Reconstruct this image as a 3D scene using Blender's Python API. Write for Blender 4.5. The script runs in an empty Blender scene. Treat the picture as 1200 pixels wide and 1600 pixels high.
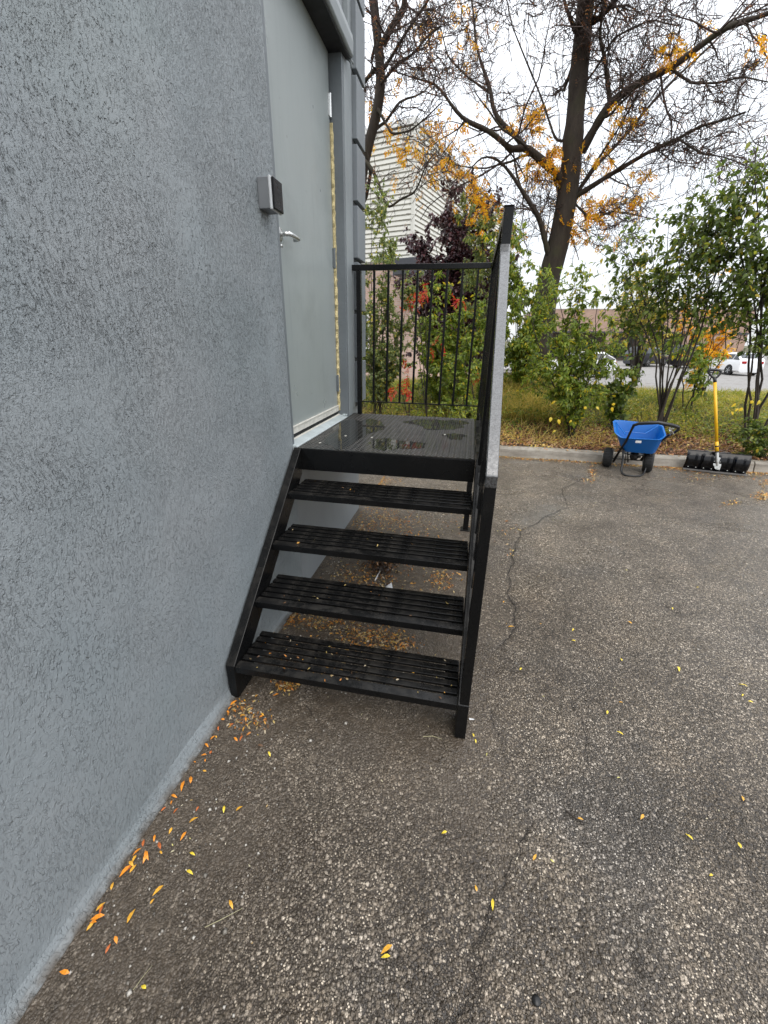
import bpy, bmesh, math, random
import numpy as np
from mathutils import Vector, Matrix
C = bpy.data.collections.new("scene"); bpy.context.scene.collection.children.link(C)
S = bpy.context.scene
PI = math.pi
# ------------------------------------------------------------------ camera
FPX, PITCH, YAW, ROLL, CX, CZ = 646.27, 0.3962, 0.193, 0.0155, 0.9272, 1.5254
_f = np.array([-math.sin(YAW)*math.cos(PITCH), math.cos(YAW)*math.cos(PITCH), -math.sin(PITCH)])
_r0 = np.array([math.cos(YAW), math.sin(YAW), 0.0]); _u0 = np.cross(_r0, _f)
_r = math.cos(ROLL)*_r0+math.sin(ROLL)*_u0; _u = -math.sin(ROLL)*_r0+math.cos(ROLL)*_u0
cam = bpy.data.cameras.new("camera"); co = bpy.data.objects.new("camera", cam); C.objects.link(co)
cam.sensor_fit = 'VERTICAL'; cam.sensor_height = 32; cam.lens = FPX/1600*32
cam.clip_start = 0.02; cam.clip_end = 2000
co.matrix_world = Matrix(((_r[0], _u[0], -_f[0], CX), (_r[1], _u[1], -_f[1], 0), (_r[2], _u[2], -_f[2], CZ), (0, 0, 0, 1)))
S.camera = co
# ------------------------------------------------------------------ sky, sun, exposure
SUN_EL, SUN_AZ = math.radians(58), math.radians(150)      # azimuth from +Y clockwise
W = bpy.data.worlds.new("World"); S.world = W; W.use_nodes = True
nt = W.node_tree; nt.nodes.clear()
def wn(t, **k):
    n = nt.nodes.new(t)
    for a, b in k.items(): setattr(n, a, b)
    return n
sky = wn('ShaderNodeTexSky', sky_type='NISHITA', sun_disc=False, sun_elevation=SUN_EL, sun_rotation=SUN_AZ, air_density=1.0, dust_density=3.0)
bg1 = wn('ShaderNodeBackground'); bg1.inputs['Strength'].default_value = 0.05
nt.links.new(sky.outputs[0], bg1.inputs['Color'])
# overcast cloud layer: brighter towards the zenith, faint cloud structure
tc = wn('ShaderNodeTexCoord'); sep = wn('ShaderNodeSeparateXYZ'); nt.links.new(tc.outputs['Generated'], sep.inputs[0])
mx = wn('ShaderNodeMath', operation='MAXIMUM'); nt.links.new(sep.outputs['Z'], mx.inputs[0]); mx.inputs[1].default_value = 0
ma = wn('ShaderNodeMath', operation='MULTIPLY_ADD'); nt.links.new(mx.outputs[0], ma.inputs[0]); ma.inputs[1].default_value = 1.25; ma.inputs[2].default_value = 0.70
nz = wn('ShaderNodeTexNoise'); nz.inputs['Scale'].default_value = 3.0; nz.inputs['Detail'].default_value = 5; nt.links.new(tc.outputs['Generated'], nz.inputs['Vector'])
mr = wn('ShaderNodeMapRange'); nt.links.new(nz.outputs['Fac'], mr.inputs[0]); mr.inputs[1].default_value = .3; mr.inputs[2].default_value = .7; mr.inputs[3].default_value = .94; mr.inputs[4].default_value = 1.06
mm = wn('ShaderNodeMath', operation='MULTIPLY'); nt.links.new(ma.outputs[0], mm.inputs[0]); nt.links.new(mr.outputs[0], mm.inputs[1])
bg2 = wn('ShaderNodeBackground'); bg2.inputs['Color'].default_value = (.96, .98, 1, 1); nt.links.new(mm.outputs[0], bg2.inputs['Strength'])
ad = wn('ShaderNodeAddShader'); nt.links.new(bg1.outputs[0], ad.inputs[0]); nt.links.new(bg2.outputs[0], ad.inputs[1])
wo = wn('ShaderNodeOutputWorld'); nt.links.new(ad.outputs[0], wo.inputs[0])
sl = bpy.data.lights.new("sun", 'SUN'); sl.energy = 0.7; sl.angle = math.radians(40); sl.color = (1, .96, .9)
so = bpy.data.objects.new("sun", sl); C.objects.link(so)
sd = Vector((math.sin(SUN_AZ)*math.cos(SUN_EL), math.cos(SUN_AZ)*math.cos(SUN_EL), math.sin(SUN_EL)))
so.rotation_euler = (-sd).to_track_quat('-Z', 'Y').to_euler(); so.location = (0, 0, 30)
S.view_settings.view_transform = 'Standard'; S.view_settings.look = 'None'; S.view_settings.exposure = 0.32; S.view_settings.gamma = 1
S.view_settings.use_curve_mapping = False

# ------------------------------------------------------------------ helpers
def at(u, v, y=None, z=None):
    """point of the place seen at photograph pixel (u, v), at distance y or at height z"""
    d = _f+(u-600)/FPX*_r+(800-v)/FPX*_u
    t = y/d[1] if y is not None else (z-CZ)/d[2]
    return np.array([CX+d[0]*t, d[1]*t, CZ+d[2]*t])
def tag(o, label=None, cat=None, group=None, kind=None):
    if label: o['label'] = label
    if cat: o['category'] = cat
    if group: o['group'] = group
    if kind: o['kind'] = kind
    return o
def thing(name, label, cat, loc=(0, 0, 0), rz=0, group=None):
    o = bpy.data.objects.new(name, None); C.objects.link(o); o.location = loc; o.rotation_euler = (0, 0, rz)
    o.empty_display_size = .2
    return tag(o, label, cat, group)
class MB:
    def __init__(s): s.v = []; s.f = []
    def add(s, v, f):
        b = len(s.v); s.v += [tuple(map(float, p)) for p in v]; s.f += [tuple(i+b for i in q) for q in f]; return s
    def box(s, x0, x1, y0, y1, z0, z1):
        v = [(x, y, z) for x in (x0, x1) for y in (y0, y1) for z in (z0, z1)]
        return s.add(v, [(0, 1, 3, 2), (4, 6, 7, 5), (0, 4, 5, 1), (2, 3, 7, 6), (0, 2, 6, 4), (1, 5, 7, 3)])
    def prism(s, poly, a, b, ax=0):
        """polygon in the other two axes, extruded along axis ax from a to b"""
        n = len(poly); v = []
        for t in (a, b):
            for p in poly:
                q = list(p); q.insert(ax, t); v.append(q)
        return s.add(v, [tuple(range(n))[::-1], tuple(range(n, 2*n))]+[(i, (i+1) % n, n+(i+1) % n, n+i) for i in range(n)])
    def bar(s, p, q, w, h, up=(0, 0, 1)):
        p = Vector(p); q = Vector(q); d = (q-p).normalized(); u = Vector(up)
        sd = d.cross(u).normalized(); u = sd.cross(d)
        v = [b+sd*w/2*i+u*h/2*j for b in (p, q) for i, j in ((-1, -1), (1, -1), (1, 1), (-1, 1))]
        return s.add(v, [(0, 1, 2, 3), (7, 6, 5, 4), (0, 4, 5, 1), (1, 5, 6, 2), (2, 6, 7, 3), (3, 7, 4, 0)])
    def tube(s, pts, rad, n=8, cap=True, flat=None):
        pts = [Vector(p) for p in pts]; K = len(pts)
        if not hasattr(rad, '__len__'): rad = [rad]*K
        t0 = (pts[1]-pts[0]).normalized(); ref = Vector((0, 0, 1)) if abs(t0.z) < .9 else Vector((1, 0, 0))
        v = []; pn = t0.cross(ref).normalized()
        for i, p in enumerate(pts):
            t = ((pts[min(i+1, K-1)]-p).normalized()+(p-pts[max(i-1, 0)]).normalized()).normalized()
            pn = (pn-t*pn.dot(t)).normalized(); bn = t.cross(pn)
            for k in range(n):
                a = 2*PI*k/n; v.append(p+(pn*math.cos(a)+bn*math.sin(a))*rad[i])
        f = [(i*n+k, i*n+(k+1) % n, (i+1)*n+(k+1) % n, (i+1)*n+k) for i in range(K-1) for k in range(n)]
        if cap: f += [tuple(range(n))[::-1], tuple(range((K-1)*n, K*n))]
        return s.add(v, f)
    def lathe(s, prof, c, axis=(0, 0, 1), n=24):
        """profile (radius, along) turned round an axis through c"""
        ax = Vector(axis).normalized(); r = Vector((0, 0, 1)) if abs(ax.z) < .9 else Vector((1, 0, 0))
        a1 = ax.cross(r).normalized(); a2 = ax.cross(a1); c = Vector(c)
        v = [c+ax*h+(a1*math.cos(2*PI*k/n)+a2*math.sin(2*PI*k/n))*r_ for r_, h in prof for k in range(n)]
        m = len(prof)
        return s.add(v, [(i*n+k, i*n+(k+1) % n, (i+1)*n+(k+1) % n, (i+1)*n+k) for i in range(m-1) for k in range(n)]
                     + ([tuple(range(n))[::-1]] if prof[0][0] > 0 else [])+([tuple(range((m-1)*n, m*n))] if prof[-1][0] > 0 else []))
    def build(s, name, mat, parent=None, bevel=0, smooth=False, label=None, seg=2):
        me = bpy.data.meshes.new(name); me.from_pydata(s.v, [], s.f)
        bm = bmesh.new(); bm.from_mesh(me); bmesh.ops.recalc_face_normals(bm, faces=bm.faces); bm.to_mesh(me); bm.free()
        me.materials.append(mat)
        o = bpy.data.objects.new(name, me); C.objects.link(o)
        if parent: o.parent = parent
        if smooth: me.shade_smooth()
        if bevel:
            m = o.modifiers.new('bevel', 'BEVEL'); m.width = bevel; m.segments = seg; m.limit_method = 'ANGLE'; m.angle_limit = math.radians(40); m.harden_normals = False
        if smooth and bevel: pass
        if label: o['label'] = label
        return o
def np_mesh(name, V, F, mat, parent=None, smooth=False, attrs=None):
    """V (n,3) array, F (m,k) array of equal polygons; attrs {name: per-vertex floats}"""
    me = bpy.data.meshes.new(name); V = np.asarray(V, np.float32); F = np.asarray(F, np.int32); k = F.shape[1]
    me.vertices.add(len(V)); me.vertices.foreach_set('co', V.ravel())
    me.loops.add(F.size); me.loops.foreach_set('vertex_index', F.ravel())
    me.polygons.add(len(F)); me.polygons.foreach_set('loop_start', np.arange(0, F.size, k, dtype=np.int32))
    me.polygons.foreach_set('loop_total', np.full(len(F), k, np.int32))
    if smooth: me.polygons.foreach_set('use_smooth', np.ones(len(F), bool))
    for n_, a in (attrs or {}).items():
        at_ = me.attributes.new(n_, 'FLOAT', 'POINT'); at_.data.foreach_set('value', np.asarray(a, np.float32))
    me.update(calc_edges=True); me.materials.append(mat)
    o = bpy.data.objects.new(name, me); C.objects.link(o)
    if parent: o.parent = parent
    return o
def tubes_np(P, Rd, n):
    """P (N,K,3) polylines, Rd (N,K) radii -> verts, quads"""
    N, K, _ = P.shape
    T = np.gradient(P, axis=1); T /= np.linalg.norm(T, axis=2, keepdims=True)+1e-9
    ref = np.where(np.abs(T[:, :1, 2:3]) < .9, np.array([0, 0, 1.]), np.array([1., 0, 0]))
    A = np.cross(T, ref); A /= np.linalg.norm(A, axis=2, keepdims=True)+1e-9; B = np.cross(T, A)
    a = np.arange(n)*2*PI/n
    V = P[:, :, None]+(A[:, :, None]*np.cos(a)[:, None]+B[:, :, None]*np.sin(a)[:, None])*Rd[:, :, None, None]
    idx = np.arange(N*K*n).reshape(N, K, n)
    Q = np.stack([idx[:, :-1], np.roll(idx[:, :-1], -1, 2), np.roll(idx[:, 1:], -1, 2), idx[:, 1:]], -1).reshape(-1, 4)
    return V.reshape(-1, 3), Q
def join_q(parts):
    V = []; Q = []; b = 0
    for v, q in parts: V.append(v); Q.append(q+b); b += len(v)
    return np.concatenate(V), np.concatenate(Q)
def unit(a): return a/(np.linalg.norm(a, axis=-1, keepdims=True)+1e-9)
def spawn(rng, P, Rd, per, lf, K, rf, wig=.25, spread=.9, tmin=.15, grav=0.0, lmin=.1, lmax=9):
    """grow `per` children from every polyline"""
    N, Kp, _ = P.shape
    L = np.linalg.norm(np.diff(P, axis=1), axis=2).sum(1)
    i = np.repeat(np.arange(N), per); t = rng.uniform(tmin, 1, len(i))*(Kp-1); k = np.minimum(t.astype(int), Kp-2); f = (t-k)[:, None]
    base = P[i, k]*(1-f)+P[i, k+1]*f; tan = unit(P[i, k+1]-P[i, k])
    rb = Rd[i, k]*(1-f[:, 0])+Rd[i, k+1]*f[:, 0]
    d = unit(tan*rng.uniform(.2, 1, (len(i), 1))+unit(rng.normal(size=(len(i), 3)))*spread)
    ln = np.clip(L[i]*lf*rng.uniform(.5, 1.2, len(i))*(1.15-.5*t/(Kp-1)), lmin, lmax)
    out = [base]; step = ln[:, None]/(K-1)
    for j in range(K-1):
        d = unit(d+rng.normal(size=d.shape)*wig+np.array([0, 0, grav])); out.append(out[-1]+d*step)
    r = np.clip(rb*rf, .0028, None)[:, None]*np.linspace(1, .35, K)[None]
    return np.stack(out, 1), np.clip(r, .0024, None)
LEAF6 = np.array([(0, 0, 0), (-.42, .3, .10), (.42, .3, .10), (-.38, .62, .07), (.38, .62, .07), (0, 1, -.12)])
F6 = np.array([(0, 2, 1, 1), (1, 2, 4, 3), (3, 4, 5, 5)])
def leaves_np(base, D, Nn, L, Wd, simple=False):
    """leaf blades from base along D with normals Nn; returns verts, tri faces"""
    D = unit(D); X = unit(np.cross(D, Nn)); Z = np.cross(X, D)
    if simple: prof = np.array([(0, 0, 0), (-.5, .45, .05), (0, 1, -.08), (.5, .45, .05)]); T = np.array([(0, 3, 1), (1, 3, 2)])
    else: prof = LEAF6; T = np.array([(0, 2, 1), (1, 2, 4), (1, 4, 3), (3, 4, 5)])
    L = np.asarray(L)[:, None, None]; Wd = np.asarray(Wd)[:, None, None]
    V = base[:, None]+X[:, None]*prof[None, :, 0:1]*Wd+D[:, None]*prof[None, :, 1:2]*L+Z[:, None]*prof[None, :, 2:3]*L
    n = len(prof); F = T[None]+(np.arange(len(base))*n)[:, None, None]
    return V.reshape(-1, 3), F.reshape(-1, 3), n

# ------------------------------------------------------------------ materials
class M:
    def __init__(s, name):
        s.m = bpy.data.materials.new(name); s.m.use_nodes = True; s.t = s.m.node_tree
        s.b = s.t.nodes['Principled BSDF']; s.out = s.t.nodes['Material Output']
    def n(s, t, ins=None, **k):
        n = s.t.nodes.new(t)
        for a, b in k.items(): setattr(n, a, b)
        for a, b in (ins or {}).items(): s.set(n.inputs[a], b)
        return n
    def set(s, i, b):
        if isinstance(b, bpy.types.NodeSocket): s.t.links.new(b, i)
        elif isinstance(b, tuple) and len(b) == 3 and i.type == 'RGBA': i.default_value = (*b, 1)
        else: i.default_value = b
    def p(s, **k):
        for a, b in k.items(): s.set(s.b.inputs[a.replace('_', ' ')], b)
        return s
    def co(s, scale=(1, 1, 1), kind='Object', rot=(0, 0, 0), loc=(0, 0, 0)):
        tc = s.n('ShaderNodeTexCoord'); mp = s.n('ShaderNodeMapping', {'Vector': tc.outputs[kind], 'Scale': scale, 'Rotation': rot, 'Location': loc}); return mp.outputs[0]
    def noise(s, sc, det=4, vec=None, rough=.5, out='Fac', dist=0):
        i = {'Scale': sc, 'Detail': det, 'Roughness': rough, 'Distortion': dist}
        i['Vector'] = vec if vec is not None else s.co()
        return s.n('ShaderNodeTexNoise', i).outputs[out]
    def vor(s, sc, vec=None, feature='F1', out='Distance', rnd=1):
        return s.n('ShaderNodeTexVoronoi', {'Scale': sc, 'Vector': vec if vec is not None else s.co(), 'Randomness': rnd}, feature=feature).outputs[out]
    def ramp(s, f, stops, interp='LINEAR'):
        r = s.n('ShaderNodeValToRGB', {'Fac': f}); e = r.color_ramp.elements; r.color_ramp.interpolation = interp
        while len(e) > 1: e.remove(e[-1])
        e[0].position = stops[0][0]; e[0].color = (*stops[0][1], 1)
        for p_, c_ in stops[1:]:
            q = e.new(p_); q.color = (*c_, 1)
        return r.outputs[0]
    def rng(s, f, a, b, c, d): return s.n('ShaderNodeMapRange', {0: f, 1: a, 2: b, 3: c, 4: d}).outputs[0]
    def mix(s, f, a, b, mode='MIX'):
        n = s.n('ShaderNodeMix', data_type='RGBA', blend_type=mode); s.set(n.inputs[0], f); s.set(n.inputs[6], a); s.set(n.inputs[7], b); return n.outputs[2]
    def math(s, op, a, b=0.0):
        n = s.n('ShaderNodeMath', operation=op); s.set(n.inputs[0], a); s.set(n.inputs[1], b); return n.outputs[0]
    def bump(s, h, dist=.01, st=1.0, nrm=None):
        i = {'Height': h, 'Distance': dist, 'Strength': st}
        if nrm is not None: i['Normal'] = nrm
        return s.n('ShaderNodeBump', i).outputs[0]
    def attr(s, name): return s.n('ShaderNodeAttribute', attribute_name=name).outputs['Fac']
def simple(name, col, rough=.6, metal=0, var=.12, sc=8, bump=0, bsc=60, spec=.5):
    m = M(name); n = m.noise(sc, 4)
    a = tuple(c*(1-var) for c in col); b = tuple(min(1, c*(1+var)) for c in col)
    m.p(Base_Color=m.ramp(n, [(.3, a), (.7, b)]), Metallic=metal, Roughness=m.rng(m.noise(sc*2.3, 3), .3, .7, max(.03, rough-.08), rough+.08))
    m.set(m.b.inputs['Specular IOR Level'], spec)
    if bump: m.p(Normal=m.bump(m.noise(bsc, 4), bump))
    return m.m
def leafmat(name, stops, rough=.45, transl=.35, attr='rnd', interp='CONSTANT'):
    m = M(name); c = m.ramp(m.attr(attr), stops, interp)
    c = m.mix(.5, c, m.ramp(m.noise(9, 3), [(.3, (.75, .75, .75)), (.7, (1.15, 1.15, 1.15))]), 'MULTIPLY')
    m.p(Base_Color=c, Roughness=rough)
    tr = m.n('ShaderNodeBsdfTranslucent', {'Color': m.mix(1.0, c, (1.15, 1.15, .7), 'MULTIPLY')})
    mxs = m.n('ShaderNodeMixShader', {0: transl}); m.t.links.new(m.b.outputs[0], mxs.inputs[1]); m.t.links.new(tr.outputs[0], mxs.inputs[2])
    m.t.links.new(mxs.outputs[0], m.out.inputs[0]); return m.m

def stucco_mat(name, fine=False):
    m = M(name)
    # trowel-dragged gouges: noise stretched along directions that drift over the wall
    base = m.co()
    warp = m.noise(1.1, 2, base, out='Color')
    wv = m.n('ShaderNodeVectorMath', {0: base, 1: m.n('ShaderNodeVectorMath', {0: warp, 3: .35}, operation='SCALE').outputs[0]}, operation='ADD').outputs[0]
    g1 = m.n('ShaderNodeMapping', {'Vector': wv, 'Rotation': (math.radians(20), 0, 0), 'Scale': (1, 1, .22)}).outputs[0]
    g2 = m.n('ShaderNodeMapping', {'Vector': wv, 'Rotation': (math.radians(48), 0, 0), 'Scale': (1, 1, .36)}).outputs[0]
    n1 = m.noise(190, 3, g1, .65); n2 = m.noise(150, 3, g2, .65); lo = m.noise(2.6, 3, base)
    sel = m.rng(lo, .44, .56, 0, 1)
    d1 = m.rng(n1, .55, .63, 0, 1); d2 = m.rng(n2, .55, .63, 0, 1)
    zz = m.n('ShaderNodeSeparateXYZ', {0: base}).outputs['Z']
    den = m.math('MULTIPLY', m.rng(m.noise(2.3, 5, base, .6), .36, .62, .08, 1), m.rng(zz, .3, 1.7, .3, 1))
    d = m.math('MULTIPLY', m.n('ShaderNodeMix', {0: sel, 2: d1, 3: d2}, data_type='FLOAT').outputs[0], den)
    ridge = m.rng(m.noise(130, 3, g2, .6), .56, .7, 0, .7)
    pits = m.rng(m.noise(260, 2, base), .55, .68, 0, .8)
    def scratch(vec, sc, th):
        a_ = m.math('ABSOLUTE', m.math('SUBTRACT', m.noise(sc, 1.5, vec, .5), .5)); return m.rng(a_, th*.25, th, 1, 0)
    brk = m.rng(m.noise(75, 2, base), .5, .58, 0, 1); brk2 = m.rng(m.noise(62, 2, m.co(loc=(2, 3, 1))), .52, .58, 0, 1)
    sc_ = m.math('ADD', m.math('MULTIPLY', scratch(g1, 70, .028), brk), m.math('MULTIPLY', scratch(g2, 60, .03), brk2))
    sc_ = m.math('MULTIPLY', sc_, m.rng(m.noise(3.3, 4, m.co(loc=(5, 1, 1)), .6), .38, .6, .2, 1))
    sc_ = m.math('MULTIPLY', sc_, m.rng(zz, .2, 1.6, .35, 1)); d = m.math('MULTIPLY', d, .7)
    h = m.math('SUBTRACT', m.math('ADD', m.noise(22, 4, base), ridge), m.math('ADD', m.math('ADD', m.math('MULTIPLY', d, 1.4), m.math('MULTIPLY', sc_, 1.3)), m.math('MULTIPLY', pits, den)))
    c = m.ramp(m.noise(1.6, 4, base), [(.3, (.232, .262, .276)), (.5, (.258, .285, .300)), (.7, (.286, .306, .318))])
    c = m.mix(m.rng(m.noise(.9, 3, m.co(loc=(0, 4, 2))), .52, .7, 0, .35), c, (.215, .268, .258))
    c = m.mix(m.math('MULTIPLY', d, .25), c, (.10, .112, .118)); c = m.mix(m.math('MULTIPLY', m.math('MINIMUM', sc_, 1), .2), c, (.09, .10, .106))  # gouges and scratches also painted darker, adding shade the bump lacks
    c = m.mix(m.rng(m.noise(.7, 4, m.co(loc=(1, 7, 3), scale=(1, 1, .7))), .48, .62, 0, .35), c, (.19, .235, .262))
    c = m.mix(m.math('MULTIPLY', m.rng(m.noise(7, 5, m.co(scale=(1, 4, .3)), .6), .6, .78, 0, .22), 1), c, (.13, .145, .15))
    # splash-back dust at the foot of the wall
    z = m.n('ShaderNodeSeparateXYZ', {0: base}).outputs['Z']
    dust = m.math('MULTIPLY', m.rng(z, .0, .045, 1, 0), m.rng(m.noise(14, 4, base), .35, .6, .3, 1))
    c = m.mix(m.math('MULTIPLY', dust, .55), c, (.225, .235, .235))
    c = m.mix(m.math('MULTIPLY', m.rng(z, .004, .022, 1, 0), m.rng(m.noise(24, 4, base), .33, .55, .35, 1)), c, (.10, .088, .074))
    m.p(Base_Color=c, Roughness=m.rng(m.noise(5, 3, base), .3, .7, .42, .6), Normal=m.bump(h, .0034, 1.0))
    m.set(m.b.inputs['Specular IOR Level'], .4)
    return m.m
STUCCO = stucco_mat('painted_stucco')
def trimpaint(name, col, bump=.0012):
    m = M(name); v = m.co()
    c = m.ramp(m.noise(3, 5, v), [(.3, tuple(x*.9 for x in col)), (.7, tuple(x*1.08 for x in col))])
    dr = m.rng(m.noise(6, 4, m.co(scale=(1, 3, .25)), .6), .6, .75, 0, .25)
    c = m.mix(dr, c, tuple(x*.7 for x in col))
    m.p(Base_Color=c, Roughness=.45, Normal=m.bump(m.noise(45, 5, v), bump)); return m.m
QUOIN = trimpaint('quoin_paint', (.17, .19, .205)); JAMB = trimpaint('frame_paint', (.14, .158, .17), .002); JAMBL = trimpaint('frame_face_paint', (.235, .26, .27), .0015)
def door_mat():
    m = M('door_paint'); v = m.co()
    c = m.ramp(m.noise(1.3, 3, v), [(.3, (.262, .295, .292)), (.7, (.305, .336, .330))])
    st = m.rng(m.noise(5, 5, m.co(scale=(1, 5, .35)), .6), .55, .75, 0, .3)
    c = m.mix(st, c, (.21, .24, .245))
    c = m.mix(m.rng(m.noise(2.2, 6, m.co(loc=(0, 3, 1)), .7), .52, .7, 0, .3), c, (.17, .19, .19))
    c = m.mix(m.rng(m.noise(33, 3, v), .74, .78, 0, .6), c, (.12, .11, .1))
    m.p(Base_Color=c, Roughness=m.rng(m.noise(3, 4, v), .3, .7, .27, .4), Normal=m.bump(m.noise(30, 4, m.co(scale=(1, 1, .3))), .0006)); return m.m
DOOR = door_mat()
FOAM = simple('foam_seal', (.62, .52, .27), .8, var=.3, sc=30, bump=.006, bsc=90)
SILL = simple('sill_paint', (.42, .47, .48), .45, var=.12, sc=12, bump=.002)
ALU = simple('white_aluminium', (.62, .60, .54), .4, .0, var=.12, sc=25, bump=.0006)
DARKGAP = simple('gap_shade_black', (.012, .012, .012), .8)  # near-black colour standing in for the shade inside gaps and openings
STEEL = simple('satin_steel', (.66, .67, .66), .28, .85, var=.06)
HINGE = simple('painted_hinge', (.15, .17, .18), .4)
def blackpaint(name='black_powder_coat', rough=.3, drops=True, col=(.0045, .0047, .005)):
    m = M(name); v = m.co()
    c = m.mix(m.rng(m.noise(7, 5, v, .65), .5, .72, 0, .4), col, (.014, .0135, .0125))
    up = m.n('ShaderNodeSeparateXYZ', {0: m.n('ShaderNodeNewGeometry').outputs['Normal']}).outputs['Z']
    scuff_sheen = m.math('MULTIPLY', m.rng(up, .5, .9, 0, 1), m.rng(m.noise(13, 6, v, .7), .45, .66, .05, .8))
    c = m.mix(scuff_sheen, c, (.036, .033, .029))  # dusty scuffs on upward faces, also painting in a greyish wet sheen
    chip = m.rng(m.noise(38, 3, m.co(loc=(1, 2, 3)), .6), .72, .76, 0, .7); c = m.mix(chip, c, (.05, .028, .018))
    m.p(Base_Color=c, Roughness=m.rng(m.noise(6, 4, v), .3, .7, rough-.1, rough+.14))
    m.set(m.b.inputs['Specular IOR Level'], .24)
    if drops:
        dv = m.vor(150, v); dd = m.rng(dv, .0, .42, 1, 0)
        sel = m.rng(m.noise(60, 2, v), .5, .56, 0, 1)
        m.p(Normal=m.bump(m.math('ADD', m.math('MULTIPLY', dd, sel), m.math('MULTIPLY', m.noise(30, 3, v), .2)), .0007, .45))
    return m.m
BLACK = blackpaint(rough=.24); RAILTOP = blackpaint('wet_black_rail', .36, True, (.02, .021, .023))
m_ = M('wet_rail_top'); v_ = m_.co()
_dr = m_.rng(m_.vor(170, v_), .12, .4, 1, 0); _sl = m_.rng(m_.noise(70, 2, v_), .46, .56, 0, 1)
m_.p(Base_Color=m_.mix(m_.rng(m_.noise(190, 3, v_), .45, .6, 0, 1), (.006, .0065, .0075), (.05, .052, .055)), Roughness=m_.rng(m_.noise(90, 3, v_), .4, .6, .16, .5), Normal=m_.bump(m_.math('MULTIPLY', _dr, _sl), .0012, .5)); m_.set(m_.b.inputs['Specular IOR Level'], 1.0)
m_.p(Coat_Weight=1.0, Coat_Roughness=.1)
WETTOP = m_.m
def deck_mat():
    m = M('wet_checker_plate'); v = m.co()
    wet = m.noise(2.4, 4, v)
    c = m.ramp(m.noise(9, 5, v, .6), [(.35, (.011, .0115, .012)), (.7, (.03, .028, .025))])
    m.p(Base_Color=c, Roughness=m.rng(wet, .38, .58, .07, .26), Normal=m.bump(m.noise(90, 3, v), .0003, .4)); m.set(m.b.inputs['Specular IOR Level'], .6); return m.m
DECK = deck_mat()
m_ = M('worn_lozenge_paint'); m_.p(Base_Color=m_.ramp(m_.noise(20, 4), [(.3, (.03, .029, .027)), (.7, (.075, .07, .062))]), Roughness=.35); LOZ = m_.m
m_ = M('rain_water'); m_.p(Base_Color=(.008, .009, .008), Roughness=.03, Normal=m_.bump(m_.noise(7, 2), .0008, .25)); m_.set(m_.b.inputs['Specular IOR Level'], .5); WATER = m_.m

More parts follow.
